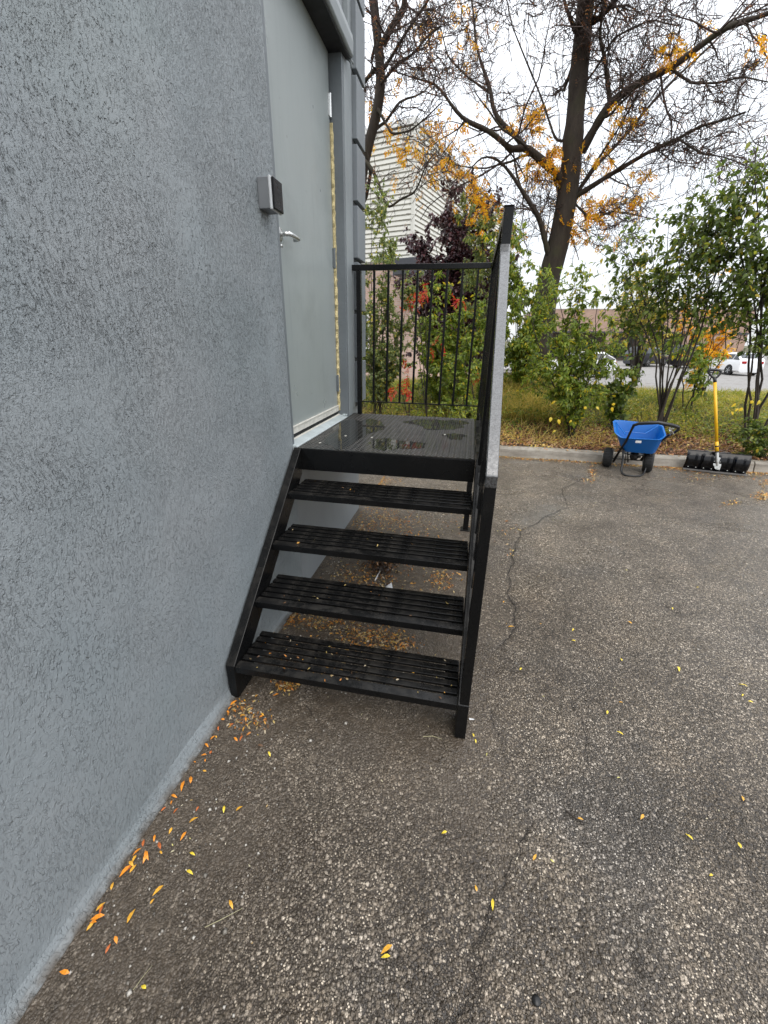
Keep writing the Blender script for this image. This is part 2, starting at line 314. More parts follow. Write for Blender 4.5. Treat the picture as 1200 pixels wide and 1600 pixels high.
def asphalt_mat(name='wet_asphalt', fine=True):
    m = M(name); v = m.co()
    wv = m.n('ShaderNodeVectorMath', {0: v, 1: m.n('ShaderNodeVectorMath', {0: m.noise(60, 2, v, out='Color'), 3: .008}, operation='SCALE').outputs[0]}, operation='ADD').outputs[0]
    sc1, sc2 = 92, 190
    c1 = m.n('ShaderNodeTexVoronoi', {'Scale': sc1, 'Vector': wv}); d1 = c1.outputs['Distance']; k1 = m.n('ShaderNodeSeparateColor', {0: c1.outputs['Color']})
    c2 = m.n('ShaderNodeTexVoronoi', {'Scale': sc2, 'Vector': wv}); d2 = c2.outputs['Distance']; k2 = m.n('ShaderNodeSeparateColor', {0: c2.outputs['Color']})
    big = m.n('ShaderNodeTexVoronoi', {'Scale': 30, 'Vector': wv}); kb = m.n('ShaderNodeSeparateColor', {0: big.outputs['Color']})
    stone1 = m.ramp(k1.outputs[0], [(0, (.05, .043, .036)), (.3, (.095, .084, .071)), (.62, (.155, .138, .117)), (.86, (.225, .20, .172)), (.975, (.42, .39, .35))])
    stone2 = m.ramp(k2.outputs[1], [(0, (.04, .035, .029)), (.45, (.095, .084, .071)), (.82, (.18, .16, .135)), (.95, (.44, .41, .36))])
    m1 = m.rng(d1, .36, .62, 1, 0); hit1 = m.rng(k1.outputs[2], .25, .3, 0, 1)
    m2 = m.rng(d2, .40, .66, 1, 0)
    c = m.mix(m2, (.026, .021, .016), stone2)
    s1 = m.math('MULTIPLY', m1, hit1); c = m.mix(s1, c, stone1)
    mb = m.math('MULTIPLY', m.rng(big.outputs['Distance'], .16, .24, 1, 0), m.rng(kb.outputs[0], .965, .97, 0, 1))
    c = m.mix(mb, c, m.ramp(kb.outputs[1], [(0, (.2, .17, .14)), (.5, (.4, .36, .3)), (1, (.5, .48, .44))]))
    # broad tonal wear
    tone = m.ramp(m.noise(.75, 5, v, .6), [(.3, (1.2, 1.08, .94)), (.5, (1.55, 1.44, 1.30)), (.70, (1.95, 1.83, 1.68))])
    c = m.mix(1.0, c, tone, 'MULTIPLY')
    tone2 = m.ramp(m.noise(3.1, 5, m.co(loc=(3, 1, 0)), .6), [(.32, (.62, .60, .58)), (.52, (1, 1, 1)), (.72, (1.35, 1.31, 1.25))])
    c = m.mix(.8, c, tone2, 'MULTIPLY')
    # bluish oil-dark patches and rusty-brown spots
    c = m.mix(m.rng(m.noise(1.5, 4, m.co(loc=(8, 2, 0))), .53, .68, 0, .6), c, m.mix(1.0, c, (.6, .65, .74), 'MULTIPLY'))
    dirt = m.attr('dirt'); dn = m.math('MULTIPLY', dirt, m.rng(m.noise(11, 5, v, .65), .28, .6, .45, 1))
    dcol = m.ramp(m.noise(26, 5, v, .7), [(.3, (.042, .031, .020)), (.55, (.075, .057, .040)), (.75, (.13, .102, .072))])
    c = m.mix(m.math('MULTIPLY', dn, .9), c, dcol)
    silt = m.attr('silt'); c = m.mix(m.math('MULTIPLY', silt, m.rng(m.noise(16, 4, v), .35, .6, .2, .8)), c, (.21, .195, .17))
    ck = m.math('MULTIPLY', m.attr('crack'), .4); c = m.mix(ck, c, (.02, .016, .012))
    h = m.math('ADD', m.math('MULTIPLY', s1, m.rng(d1, 0, .5, 1, .45)), m.math('MULTIPLY', m2, .55))
    h = m.math('ADD', h, m.math('MULTIPLY', mb, .8)); h = m.math('MULTIPLY', h, m.rng(dn, 0, 1, 1, .25))
    h = m.math('ADD', h, m.math('MULTIPLY', m.noise(30, 4, v), .5))
    m.p(Base_Color=c, Roughness=m.rng(m.noise(2.2, 5, v, .6), .35, .65, .22, .42), Normal=m.bump(h, .0065, 1.0)); m.set(m.b.inputs['Specular IOR Level'], .55)
    return m.m
ASPH = asphalt_mat()
def conc(name, a, b, bsc=80):
    m = M(name); v = m.co()
    c = m.ramp(m.noise(6, 6, v, .65), [(.3, a), (.7, b)])
    c = m.mix(m.rng(m.noise(120, 2, v), .6, .68, 0, .5), c, tuple(x*.5 for x in a))
    c = m.mix(m.rng(m.noise(2.2, 5, m.co(scale=(1, 1, 4)), .6), .5, .7, 0, .6), c, (.12, .10, .08))
    m.p(Base_Color=c, Roughness=.75, Normal=m.bump(m.noise(bsc, 5, v), .004)); return m.m
KERB = conc('kerb_concrete', (.25, .225, .185), (.40, .37, .32)); LOT = conc('lot_paving', (.19, .18, .168), (.27, .26, .25), 12)
SOIL = simple('leaf_soil', (.055, .038, .024), .9, var=.45, sc=18, bump=.02, bsc=40)
MEADOW = simple('meadow_ground', (.09, .085, .04), .95, var=.4, sc=3, bump=.02, bsc=20)
def bark_mat(name, a, b, moss=None):
    m = M(name); v = m.co(scale=(1, 1, .3))
    c = m.ramp(m.noise(14, 6, v, .7), [(.3, a), (.7, b)])
    if moss: c = m.mix(m.rng(m.noise(2.5, 4), .5, .7, 0, .6), c, moss)
    m.p(Base_Color=c, Roughness=.85, Normal=m.bump(m.noise(24, 6, v, .7), .02)); return m.m
BARK = bark_mat('locust_bark', (.020, .014, .010), (.052, .038, .026), (.045, .045, .016)); TWIG = bark_mat('twig_bark', (.040, .025, .020), (.085, .055, .044))
STEM = bark_mat('shrub_stem', (.025, .02, .015), (.065, .05, .038))

# =================================================================== THE SETTING
rng = np.random.default_rng(7); random.seed(7)
def seg_dist(X, Y, poly):
    d = np.full(X.shape, 9.)
    for (x0, y0), (x1, y1) in zip(poly[:-1], poly[1:]):
        dx, dy = x1-x0, y1-y0; t = np.clip(((X-x0)*dx+(Y-y0)*dy)/(dx*dx+dy*dy+1e-9), 0, 1)
        d = np.minimum(d, np.hypot(X-x0-t*dx, Y-y0-t*dy))
    return d
def wob(X, Y, s, k=0):
    return (np.sin(X*s+1.3+k)*np.cos(Y*s*1.3+.7*k)+.6*np.sin(X*s*2.3+Y*s*1.9+k*2)+.4*np.sin(X*s*4.7-Y*s*3.9+2+k))/2
def jag(poly, n, amp, r):
    out = []
    for a, b in zip(poly[:-1], poly[1:]):
        a = np.array(a); b = np.array(b)
        for i in range(n): out.append(a+(b-a)*i/n+r.normal(size=2)*amp)
    out.append(np.array(poly[-1])); return [tuple(p) for p in out]
def gp(*px): return [tuple(at(u, v, z=0)[:2]) for u, v in px]
cr = np.random.default_rng(3)
CRACKS = [(jag(gp((885, 790), (850, 812), (812, 830), (800, 870), (795, 910), (806, 950), (800, 990), (780, 1010)), 4, .012, cr), .011),
          (jag(gp((885, 790), (880, 765), (905, 752), (925, 740), (930, 725)), 3, .01, cr), .009),
          (jag(gp((828, 1290), (808, 1325), (790, 1375), (768, 1420), (752, 1470), (745, 1510), (725, 1560), (705, 1600), (690, 1640)), 4, .008, cr), .0075),
          (jag(gp((828, 1290), (822, 1250), (830, 1230)), 3, .008, cr), .005),
          (jag(gp((800, 1200), (770, 1130), (760, 1085)), 3, .01, cr), .004),
          (jag(gp((985, 1480), (998, 1530)), 3, .006, cr), .005),
          (jag(gp((890, 1090), (915, 1150), (920, 1210)), 4, .012, cr), .004),
          (jag(gp((1045, 950), (1080, 960)), 3, .02, cr), .02),
          (jag(gp((760, 925), (800, 940)), 2, .01, cr), .005)]
def yard(name, x0, x1, y0, y1, st, fine=True):
    xs = np.linspace(x0, x1, max(2, int((x1-x0)/st)+1)); ys = np.linspace(y0, y1, max(2, int((y1-y0)/st)+1))
    X, Y = np.meshgrid(xs, ys, indexing='ij'); Z = np.zeros_like(X); ck = np.zeros_like(X); dirt = np.zeros_like(X); silt = np.zeros_like(X)
    if fine:
        edge = np.minimum(np.minimum(X-x0, x1-X), np.minimum(Y-y0, y1-Y)); e = np.clip(edge/.15, 0, 1)
        Z += e*(.003*wob(X, Y, 3.1)+.0015*wob(X, Y, 11, 2))
        for p, w in CRACKS:
            d = seg_dist(X, Y, p)+.3*w*wob(X, Y, 60); k = np.clip(1.25-d/w, 0, 1)*e
            ck = np.maximum(ck, k); Z -= .007*k
    # brown silt: along the wall, beneath the stairs, along the kerb
    n = wob(X, Y, 4.3, 1)
    near = np.clip(1.5-(X+.03)/(.40+.17*n), 0, 1)*(Y < 3.8)
    stairs = np.clip(1.3-np.maximum(np.abs(X-.48)/.62, np.abs(Y-2.25)/(1.25+.1*n))*1.0, 0, 1)*2.2
    kerb = np.clip(1-(5.98-Y)/(.10+.08*wob(X, Y, 3.3, 4)), 0, 1)*(Y < 6.1)
    lowc = np.clip(1-np.hypot((X-.28)/.35, (Y-.75)/.45), 0, 1)*1.3
    dirt = np.clip(np.maximum.reduce([near, stairs, kerb*.9, lowc]), 0, 1)
    a = at(870, 795, z=0); b = at(825, 815, z=0)
    silt = np.clip(1.2-seg_dist(X, Y, [tuple(a[:2]), tuple(b[:2])])/(.16+.06*n), 0, 1)*.8
    silt = np.maximum(silt, np.clip(1-seg_dist(X, Y, gp((800, 722), (850, 722)))/.1, 0, 1))
    nx, ny = X.shape; idx = np.arange(nx*ny).reshape(nx, ny)
    Q = np.stack([idx[:-1, :-1], idx[1:, :-1], idx[1:, 1:], idx[:-1, 1:]], -1).reshape(-1, 4)
    return np_mesh(name, np.stack([X, Y, Z], -1).reshape(-1, 3), Q, ASPH, None, True, {'crack': ck.ravel(), 'dirt': dirt.ravel(), 'silt': silt.ravel()})
YX0, YX1, YY0, YY1 = -.04, 5.2, .1, 6.05
for a in [('asphalt_yard', YX0, YX1, YY0, YY1, .0135, True)]: tag(yard(*a), kind='structure')
for a in ((-.04, 5.2, -25, .1), (5.2, 40, -25, 6.05), (-14, -.04, 3.66, 6.05)): tag(yard('asphalt_yard', a[0], a[1], a[2], a[3], .8, False), kind='structure')
q = MB(); rc = random.Random(2)
for p, w_ in CRACKS:
    if w_ > .015: continue
    a_ = jag(p, 3, .0025, cr); n_ = len(a_); lft = []; rgt = []
    for i in range(n_):
        x_, y_ = a_[i]; xa, ya = a_[max(0, i-1)]; xb, yb = a_[min(n_-1, i+1)]; L_ = math.hypot(xb-xa, yb-ya)+1e-6; nx_, ny_ = -(yb-ya)/L_, (xb-xa)/L_
        ww = w_*(.05+.20*rc.random())*min(1, i/3+.15, (n_-1-i)/3+.15); lft.append((x_+nx_*ww, y_+ny_*ww, .0022)); rgt.append((x_-nx_*ww*.8, y_-ny_*ww*.8, .0022))
    q.add(lft+rgt, [(i, i+1, n_+i+1, n_+i) for i in range(n_-1)])
CRACKOBJ = q
def verge_z(X, Y):
    t = np.clip((Y-6.15)/3.2, 0, 1); up = .125+.36*(t*t*(3-2*t))
    up = up+.18*np.clip(1-((X-1.6)/2.2)**2, 0, 1)*t
    dn = np.clip((Y-10.2)/6.5, 0, 1); s = dn*dn*(3-2*dn)
    return up*(1-s)+(-.58)*s+.03*wob(X, Y, 1.7)*(1-s)*np.clip((Y-6.2)*3, 0, 1)
xs = np.linspace(-22, 40, 240); ys = np.concatenate([np.linspace(6.13, 10, 44), np.linspace(10.2, 19, 34)])
X, Y = np.meshgrid(xs, ys, indexing='ij'); idx = np.arange(X.size).reshape(X.shape)
Q = np.stack([idx[:-1, :-1], idx[1:, :-1], idx[1:, 1:], idx[:-1, 1:]], -1).reshape(-1, 4)
tag(np_mesh('verge_soil', np.stack([X, Y, verge_z(X, Y)], -1).reshape(-1, 3), Q, SOIL, None, True), kind='structure')
g = MB(); g.add([(-900, -900, -.6), (900, -900, -.6), (900, 900, -.6), (-900, 900, -.6)], [(0, 1, 2, 3)])
tag(g.build('ground', MEADOW), kind='structure')
tag(CRACKOBJ.build('pavement_cracks', simple('crack_fill', (.012, .009, .007), .9)), kind='structure')
g = MB(); g.add([(-60, 17, -.5), (110, 17, -.5), (110, 110, -.5), (-60, 110, -.5)], [(0, 1, 2, 3)])
tag(g.build('parking_lot', LOT), kind='structure')
lines = MB()
for k in range(7): lines.box(12+k*2.7, 12.1+k*2.7, 50, 55, -.5, -.494)
tag(lines.build('parking_bay_lines', simple('road_paint', (.7, .7, .68), .6)), kind='structure')
# kerb, cast in sections with open joints
kb = bpy.data.objects.new('kerb', None); C.objects.link(kb); tag(kb, kind='structure')
x = -14.0; KY = 5.99
def kprof(dz=0): return [(0, 0), (.02, .105), (.045, .13), (.15, .13), (.15, -.05), (0, -.05)]
while x < 30:
    L = 2.44 if not (3.5 < x < 4.6) else 1.0
    if -14 <= x and x+L > 4.62 and x < 4.62 and x > 2: L = 4.62-x
    n = 8; b = MB(); pr = kprof()
    xa = np.linspace(x+.006, x+L-.006, n+1)
    v = []
    for xx in xa:
        for (py, pz) in pr: v.append((xx, KY+py+.006*wob(np.array(xx), np.array(pz), 5)+(0 if xx < 4.6 else -.02*(xx-4.6)), pz+.006*wob(np.array(xx*1.0), np.array(0.), 3)))
    m = len(pr); f = [tuple(range(m))[::-1], tuple(range(n*m, n*m+m))]+[(i*m+k, i*m+(k+1) % m, (i+1)*m+(k+1) % m, (i+1)*m+k) for i in range(n) for k in range(m)]
    b.add(v, f); b.build('kerb_section', KERB, kb, bevel=.008); x += L

# =================================================================== THE GREY BUILDING
WX = -.03; D0, D1 = 2.165, 3.2; DX = -.078; BE = 3.655
bl = thing('stucco_building', 'grey painted stucco building with a steel side door above the black steps', 'building', (-3, 1, 0))
def bp(mb, name, mat, **k):
    mb.v = [(p[0]+3, p[1]-1, p[2]) for p in mb.v]; return mb.build(name, mat, bl, **k)
w = MB()
# wall to the left of the doorway, with a small mortar cove at its foot
prof = [(WX, 7), (WX, .060), (WX+.004, .040), (WX+.014, .014), (WX+.031, .003), (WX+.036, -.02), (-3, -.02), (-3, 7)]
n = 60; ysw = np.linspace(-9, D0, n+1); v = []
for yy in ysw:
    for px_, pz in prof:
        j = .006*float(wob(np.array(yy*3.), np.array(pz), 2)) if 0 <= pz < .045 else 0
        v.append((px_+j, yy, pz))
m = len(prof)
w.add(v, [tuple(range(m)), tuple(range(n*m, n*m+m))[::-1]]+[(i*m+k, i*m+(k+1) % m, (i+1)*m+(k+1) % m, (i+1)*m+k) for i in range(n) for k in range(m)])
bp(w, 'wall', STUCCO)
w = MB(); w.box(-3, WX, D0+.002, 3.62, -.02, .925); w.box(-3, WX, D0+.002, 3.62, 3.215, 7); w.box(-3, WX, 3.345, 3.62, .925, 3.215); w.box(-3, -.16, D0+.002, 3.345, .925, 3.215)
bp(w, 'wall', trimpaint('lower_wall_paint', (.23, .25, .262), .0015))
w = MB(); w.box(-8, -3.002, -9, 3.62, -.02, 7); bp(w, 'rear_wall', STUCCO)
w = MB(); w.box(-8.05, .06, -9, 3.7, 7.002, 7.15); bp(w, 'roof_edge', QUOIN)
# quoin blocks separated by open joints
zs = [1.02, 1.37, 1.715, 2.06, 2.408, 2.752, 3.104, 3.455, 3.80, 4.15, 4.5, 4.85, 5.2, 5.55, 5.9, 6.25, 6.6]
for a, b_ in zip(zs[:-1], zs[1:]):
    q = MB(); q.box(WX-.002, .034, 3.425, BE, a+.014, b_-.014); bp(q, 'quoin_block', QUOIN, bevel=.004)
q = MB(); q.box(WX-.03, .004, 3.43, BE-.012, 1.0, 6.6); bp(q, 'quoin_backing', simple('joint_shadow_paint', (.035, .038, .042), .7))
# door frame
q = MB(); q.box(DX-.05, .0, 3.2, 3.235, .955, 3.21); bp(q, 'door_frame', JAMB, bevel=.002)
q = MB(); q.box(WX, .003, 3.2375, 3.355, .955, 3.213); q.box(WX, .002, 3.357, 3.42, 1.0, 6.6); bp(q, 'frame_face', JAMBL, bevel=.003)
q = MB(); q.box(DX-.05, WX-.002, D0+.004, D0+.03, .955, 3.21); bp(q, 'door_frame', JAMB)
# overhead drip box
q = MB(); q.prism([(-.1, 3.115), (.04, 3.102), (.05, 3.112), (.053, 3.17), (.047, 3.205), (.03, 3.222), (-.03, 3.23), (-.1, 3.23)], 0, 1, 1)
q.v = [(p[0], D0-.25+p[1]*(3.29-D0+.25), p[2]) for p in q.v]; bp(q, 'drip_hood', JAMBL, bevel=.004)
q = MB(); q.box(-.08, .03, D0-.2, 3.27, 3.094, 3.1005); bp(q, 'hood_underside', simple('hood_black', (.015, .015, .016), .6))
q = MB(); q.tube([(.0, 3.287, 3.108), (.02, 3.292, 3.10), (.035, 3.294, 3.085), (.038, 3.294, 3.06)], .007, 8); q.tube([(.012, 3.29, 3.108), (.035, 3.293, 3.098), (.048, 3.293, 3.08)], .006, 8); bp(q, 'hood_bracket', JAMBL, smooth=True)
# door leaf
dr = MB(); dr.box(DX-.045, DX, D0+.032, 3.182, 1.002, 3.19); door = bp(dr, 'door', DOOR, bevel=.003)
def dp(mb, name, mat, **k):
    mb.v = [(p[0]+3, p[1]-1, p[2]) for p in mb.v]; return mb.build(name, mat, door, **k)
q = MB(); q.box(DX+.001, DX+.012, D0+.034, 3.17, 1.0, 1.038); q.box(DX+.001, DX+.016, D0+.034, 3.17, 1.038, 1.044); dp(q, 'door_sweep', ALU, bevel=.001)
q = MB(); q.box(DX-.04, DX+.002, D0+.034, 3.18, .972, .999); dp(q, 'door_gap', DARKGAP)
q = MB()
for yy in (2.42, 2.72, 3.0): q.lathe([(.0001, .0165), (.003, .0155), (.004, .012)], (DX, yy, 1.02), (1, 0, 0), 10)
dp(q, 'sweep_screws', STEEL)['kind'] = 'stuff'
for z0, z1 in ((2.79, 2.905), (1.975, 2.095), (1.145, 1.268)):
    q = MB(); q.tube([(DX+.008, 3.183, z0), (DX+.008, 3.183, z1)], .0075, 8); q.box(DX+.0005, DX+.004, 3.155, 3.181, z0+.004, z1-.004); dp(q, 'hinge', HINGE if z0 < 2.5 else STEEL, smooth=False)
q = MB(); HY, HZ = 2.285, 2.0
q.lathe([(.034, 0), (.034, .006), (.029, .011), (.014, .013)], (DX, HY, HZ), (1, 0, 0), 24); dp(q, 'handle_rose', STEEL, smooth=True)
q = MB(); q.tube([(DX+.008, HY, HZ), (DX+.058, HY, HZ)], .0105, 14); q.tube([(DX+.055, HY-.008, HZ), (DX+.06, HY+.02, HZ), (DX+.062, HY+.07, HZ-.001), (DX+.06, HY+.115, HZ-.002), (DX+.05, HY+.128, HZ-.002), (DX+.026, HY+.131, HZ-.002)], [.011, .0105, .0095, .009, .0088, .008], 12)
q.tube([(DX+.005, HY, HZ-.05), (DX+.016, HY, HZ-.05)], .008, 12); dp(q, 'door_handle', STEEL, smooth=True)
# crumbling foam seal between door and jamb
q = MB(); r2 = random.Random(4); v = []; K = 90
for i in range(K+1):
    z = 1.0+(2.77-1.0)*i/K; wd = .011+.004*math.sin(i*1.7)+r2.uniform(-.003, .003); o_ = r2.uniform(-.002, .003)
    wd *= 1.0 if i < K*.86 else (K-i)/(K*.14)+.12
    v += [(DX-.02, 3.1995, z), (DX+.002+o_, 3.1995-wd*1.25, z), (DX+.014+o_, 3.1995-wd, z), (DX+.016+o_, 3.1995, z)]
f = [(i*4+k, i*4+(k+1) % 4, i*4+4+(k+1) % 4, i*4+4+k) for i in range(K) for k in range(4)]; q.add(v, f); bp(q, 'foam_seal', FOAM)
# sill and threshold
q = MB(); q.prism([(DX-.05, .968), (DX+.012, .968), (WX+.02, .958), (WX+.026, .952), (WX+.026, .93), (DX-.05, .93)], D0+.004, 3.34, 1); bp(q, 'sill', SILL, bevel=.002)
q = MB(); q.prism([(DX-.03, .969), (DX-.03, .976), (DX+.010, .974), (DX+.014, .969)], D0+.034, 3.198, 1); bp(q, 'threshold', ALU)
q = MB(); r2 = random.Random(9)
for i in range(16): c = (WX+r2.uniform(-.02, .02), 3.19+r2.uniform(-.02, .13), .966+r2.uniform(0, .004)); q.lathe([(.006, -.004), (.009, 0), (.005, .005), (.0005, .007)], c, (r2.uniform(-.4, .4), r2.uniform(-.4, .4), 1), 6)
bp(q, 'mortar_crumbs', SILL)
# card reader on the wall
cr_ = thing('card_reader', 'small grey access reader with a glossy black face, fixed beside the door', 'card reader', (WX, 2.04, 2.09))
q = MB(); q.box(.0005, .05, -.046, .05, -.056, .056); q.build('housing', simple('reader_grey', (.17, .18, .19), .45), cr_, bevel=.003)
q = MB(); q.box(.0505, .062, -.05, .054, -.06, .06); q.build('bezel', simple('reader_silver', (.5, .52, .53), .35), cr_, bevel=.004)
q = MB(); q.box(.0625, .072, -.043, .05, -.057, .057); q.build('keypad_face', simple('gloss_black', (.005, .005, .006), .25, spec=.15), cr_, bevel=.004)
# =================================================================== STEEL STAIRCASE
ST = thing('metal_staircase', 'black steel staircase of four slatted treads up to a railed landing', 'stairs', (.5, 1.26, 0))
def sp(mb, name, mat=None, parent=None, **k):
    mb.v = [(p[0]-.5, p[1]-1.26, p[2]) for p in mb.v]; return mb.build(name, mat or BLACK, parent or ST, **k)
YF, HF, GO, RI, TW = 1.26, .1835, .2253, .1916, 1.037
YP = YF+4*GO; XL0, XL1, XR0 = -.022, .02, .992
slope = (4*RI)/(4*GO)
sideprof = [(YF, .004), (YF, HF), (YP-.001, .949), (YP-.001, .80), (1.40, HF+slope*.14-.15), (1.385, .004)]
q = MB(); q.prism(sideprof, XL0, XL1, 0); sp(q, 'stringer', bevel=.003)
q = MB(); q.prism(sideprof, XR0, TW, 0); sp(q, 'stringer', bevel=.003)
q = MB(); q.prism([(YF+.02, HF+.022), (YP-.02, HF+slope*(YP-YF-.02)+.005), (YP-.02, HF+slope*(YP-YF-.02)+.009), (YF+.02, HF+.026)], XL1+.0005, XL1+.002, 0)
tread0 = None
for i in range(4):
    y0 = YF+i*GO; zt = HF+i*RI; tr = bpy.data.objects.new('tread', None); C.objects.link(tr); tr.parent = ST; tr.location = (0, y0-YF, zt); tr.empty_display_size = .1
    if i == 0:
        shapes = []
        q = MB(); q.prism([(.003, -.002), (.045, -.001), (.045, -.0065), (.009, -.008), (.009, -.034), (.003, -.034)], XL1-.5+.001, XR0-.5-.001, 0); shapes.append(('nosing', q.build('nosing', BLACK, tr, bevel=.0015)))
        q = MB(); q.box(XL1-.5+.004, XR0-.5-.004, -.0145, .0145, -.012, 0); s0 = q.build('slat', BLACK, tr, bevel=.002); s0.location = (0, .072, 0); shapes.append(('slat', s0))
        for k in range(1, 5):
            s1 = s0.copy(); C.objects.link(s1); s1.location = (0, .072+k*.0425, 0); shapes.append(('slat', s1))
        for xx in (XL1-.5+.0305, XR0-.5-.0305, -.17, .18):
            wdt = .03 if abs(xx) > .3 else .004
            q = MB(); q.box(xx-wdt, xx+wdt, .047, .262, -.018 if abs(xx) > .3 else -.022, -.0125); shapes.append(('tread_bracket', q.build('tread_bracket', BLACK, tr)))
        tread0 = shapes
    else:
        for nme, o in tread0:
            c = o.copy(); C.objects.link(c); c.parent = tr
# landing
q = MB(); q.box(XL0, XR0-.002, YP+.001, 3.40, .9445, .95); sp(q, 'deck_plate', DECK)
q = MB(); q.box(XL0, XR0-.002, YP+.002, YP+.045, .822, .943); sp(q, 'fascia', bevel=.003)
q = MB(); q.box(XR0, TW, YP+.001, 3.40, .83, .951); sp(q, 'side_beam', bevel=.003)
q = MB(); q.box(XL0, XR0-.002, 3.355, 3.398, .83, .943); sp(q, 'rear_beam', bevel=.003)
q = MB()
for yy in (2.55, 2.95): q.box(.02, .99, yy, yy+.04, .88, .943)
sp(q, 'deck_joist')
q = MB(); q.box(.975, 1.02, 3.335, 3.38, 0, .829); q.box(.955, 1.04, 3.315, 3.40, .0, .008); sp(q, 'leg', bevel=.002)
# raised lozenges of the checker plate
px_, py_ = .0305, .0305; VV = []; FF = []; b0 = 0
loz = [(-.0135, 0, 0), (0, -.0046, 0), (.0135, 0, 0), (0, .0046, 0), (-.007, 0, .0024), (.007, 0, .0024)]
lf = [(0, 1, 4), (1, 5, 4), (1, 2, 5), (2, 3, 5), (3, 4, 5), (3, 0, 4)]
for i in range(int(.995/px_*2)):
    for j in range(int(1.22/py_*2)):
        if (i+j) % 2: continue
        cx_, cy_ = XL0+.02+i*px_/2, YP+.015+j*py_/2
        a = PI/4 if i % 2 else -PI/4
        if cx_ > XR0-.016 or cy_ > 3.388: continue
        for p in loz: VV.append((cx_+p[0]*math.cos(a)-p[1]*math.sin(a)-.5, cy_+p[0]*math.sin(a)+p[1]*math.cos(a)-1.26, .95+p[2]))
        FF += [tuple(k+b0 for k in t) for t in lf]; b0 += 6
lz = np_mesh('checker_lozenges', np.array(VV), np.array(FF), LOZ, ST); lz['kind'] = 'stuff'
# guard posts and rails
PX0, PX1 = .999, 1.0365; YU = 2.045; HT = 2.0225; ZN = 1.143; ZU = 1.893
q = MB(); q.box(PX0, PX1, YF+.002, YF+.04, HF+.004, ZN-.03); sp(q, 'newel_post', bevel=.002)
q = MB(); q.prism([(YF, ZN-.042), (YF, ZN-.002), (YF+.004, ZN), (YU-.001, ZU), (YU-.001, ZU-.05)], PX0, PX1, 0); sp(q, 'sloping_handrail', WETTOP, bevel=.003)
q = MB(); q.box(PX0, PX1, YU, YU+.038, .951, HT-.002); sp(q, 'guard_post', bevel=.002)
q = MB(); q.box(PX0, PX1, YU+.039, 3.36, HT-.04, HT); q.box(PX0-.003, PX1+.001, YU-.004, YU+.038, HT-.0015, HT+.002); sp(q, 'top_rail', bevel=.002)
q = MB(); q.box(PX0, PX1, 3.362, 3.397, .952, HT-.001); sp(q, 'guard_post', bevel=.002)
q = MB(); q.box(.034, .068, 3.362, 3.397, .951, HT-.039); sp(q, 'guard_post', bevel=.002)
q = MB(); q.box(-.028, PX0-.001, 3.36, 3.397, HT-.037, HT-.001); sp(q, 'top_rail', bevel=.003)
q = MB(); q.box(.069, PX0-.001, 3.366, 3.392, 1.048, 1.056); sp(q, 'bottom_rail', bevel=.001)
q = MB(); q.box(PX0+.006, PX1-.006, YU+.039, 3.361, 1.045, 1.055); sp(q, 'bottom_rail')
sl_h = lambda y: HF+slope*(y-YF)
q = MB(); q.bar((1.018, YF+.04, sl_h(YF+.04)+.06), (1.018, YU, sl_h(YU)+.06), .026, .009); sp(q, 'bottom_rail')
bal = MB(); bal.box(-.0078, .0078, -.0078, .0078, 0, HT-.039-1.057); bo = bal.build('baluster', BLACK, ST)
bxs = [.167+i*(.912-.167)/7 for i in range(8)]
bo.location = (bxs[0]-.5, 3.379-1.26, 1.0565)
for x_ in bxs[1:]:
    c = bo.copy(); C.objects.link(c); c.location = (x_-.5, 3.379-1.26, 1.0565)
for i in range(11):
    c = bo.copy(); C.objects.link(c); c.location = (1.018-.5, YU+.14+i*.108-1.26, 1.0557)
for i in range(7):
    y = YF+.13+i*.1; za = sl_h(y)+.066; zb = ZN+(ZU-ZN)/(YU-YF)*(y-YF)-.047
    q = MB(); q.box(1.018-.0065, 1.018+.0065, y-.0065, y+.0065, za, zb); sp(q, 'baluster')
q = MB(); q.box(.0, .001, 3.3, 3.301, 1.9, 1.901)
# puddles on the landing
def blob(cx_, cy_, rx, ry, seed, n=40):
    r_ = random.Random(seed); ph = [r_.uniform(0, 6.28) for _ in range(5)]
    return [(cx_+rx*math.cos(a)*(1+.16*math.sin(3*a+ph[0])+.1*math.sin(5*a+ph[1])+.06*math.sin(9*a+ph[2])), cy_+ry*math.sin(a)*(1+.16*math.sin(3*a+ph[0])+.1*math.sin(5*a+ph[1])+.06*math.sin(9*a+ph[2]))) for a in [2*PI*i/n for i in range(n)]]
for i, (cx_, cy_, rx, ry, lb) in enumerate([(.72, 3.10, .22, .20, 'large rain puddle at the far right of the landing'), (.52, 2.38, .17, .13, 'small rain puddle near the middle of the landing edge'), (.18, 2.72, .16, .46, 'rain puddle along the door side of the landing'), (.86, 2.70, .07, .09, 'smallest rain puddle near the right railing of the landing')]):
    q = MB(); q.prism(blob(cx_, cy_, rx, ry, i+20), .9503, .9513, 2); o = q.build('puddle', WATER); tag(o, lb, 'puddle', 'puddles on the landing')
q = MB()
for (u, v_) in ((540, 681), (581, 683.5), (500, 692), (695, 679)):
    p = at(u, v_, z=.953); 
    q = MB(); q.prism([(p[0]+.007*math.cos(a), p[1]+.012*math.sin(a)) for a in (0, 1, 2.1, 3.1, 4, 5.2)], .9525, .954, 2)
    o = q.build('paint_chip', ALU); tag(o, 'tiny pale fleck lying on the wet landing plate', 'debris', 'pale flecks on the landing')

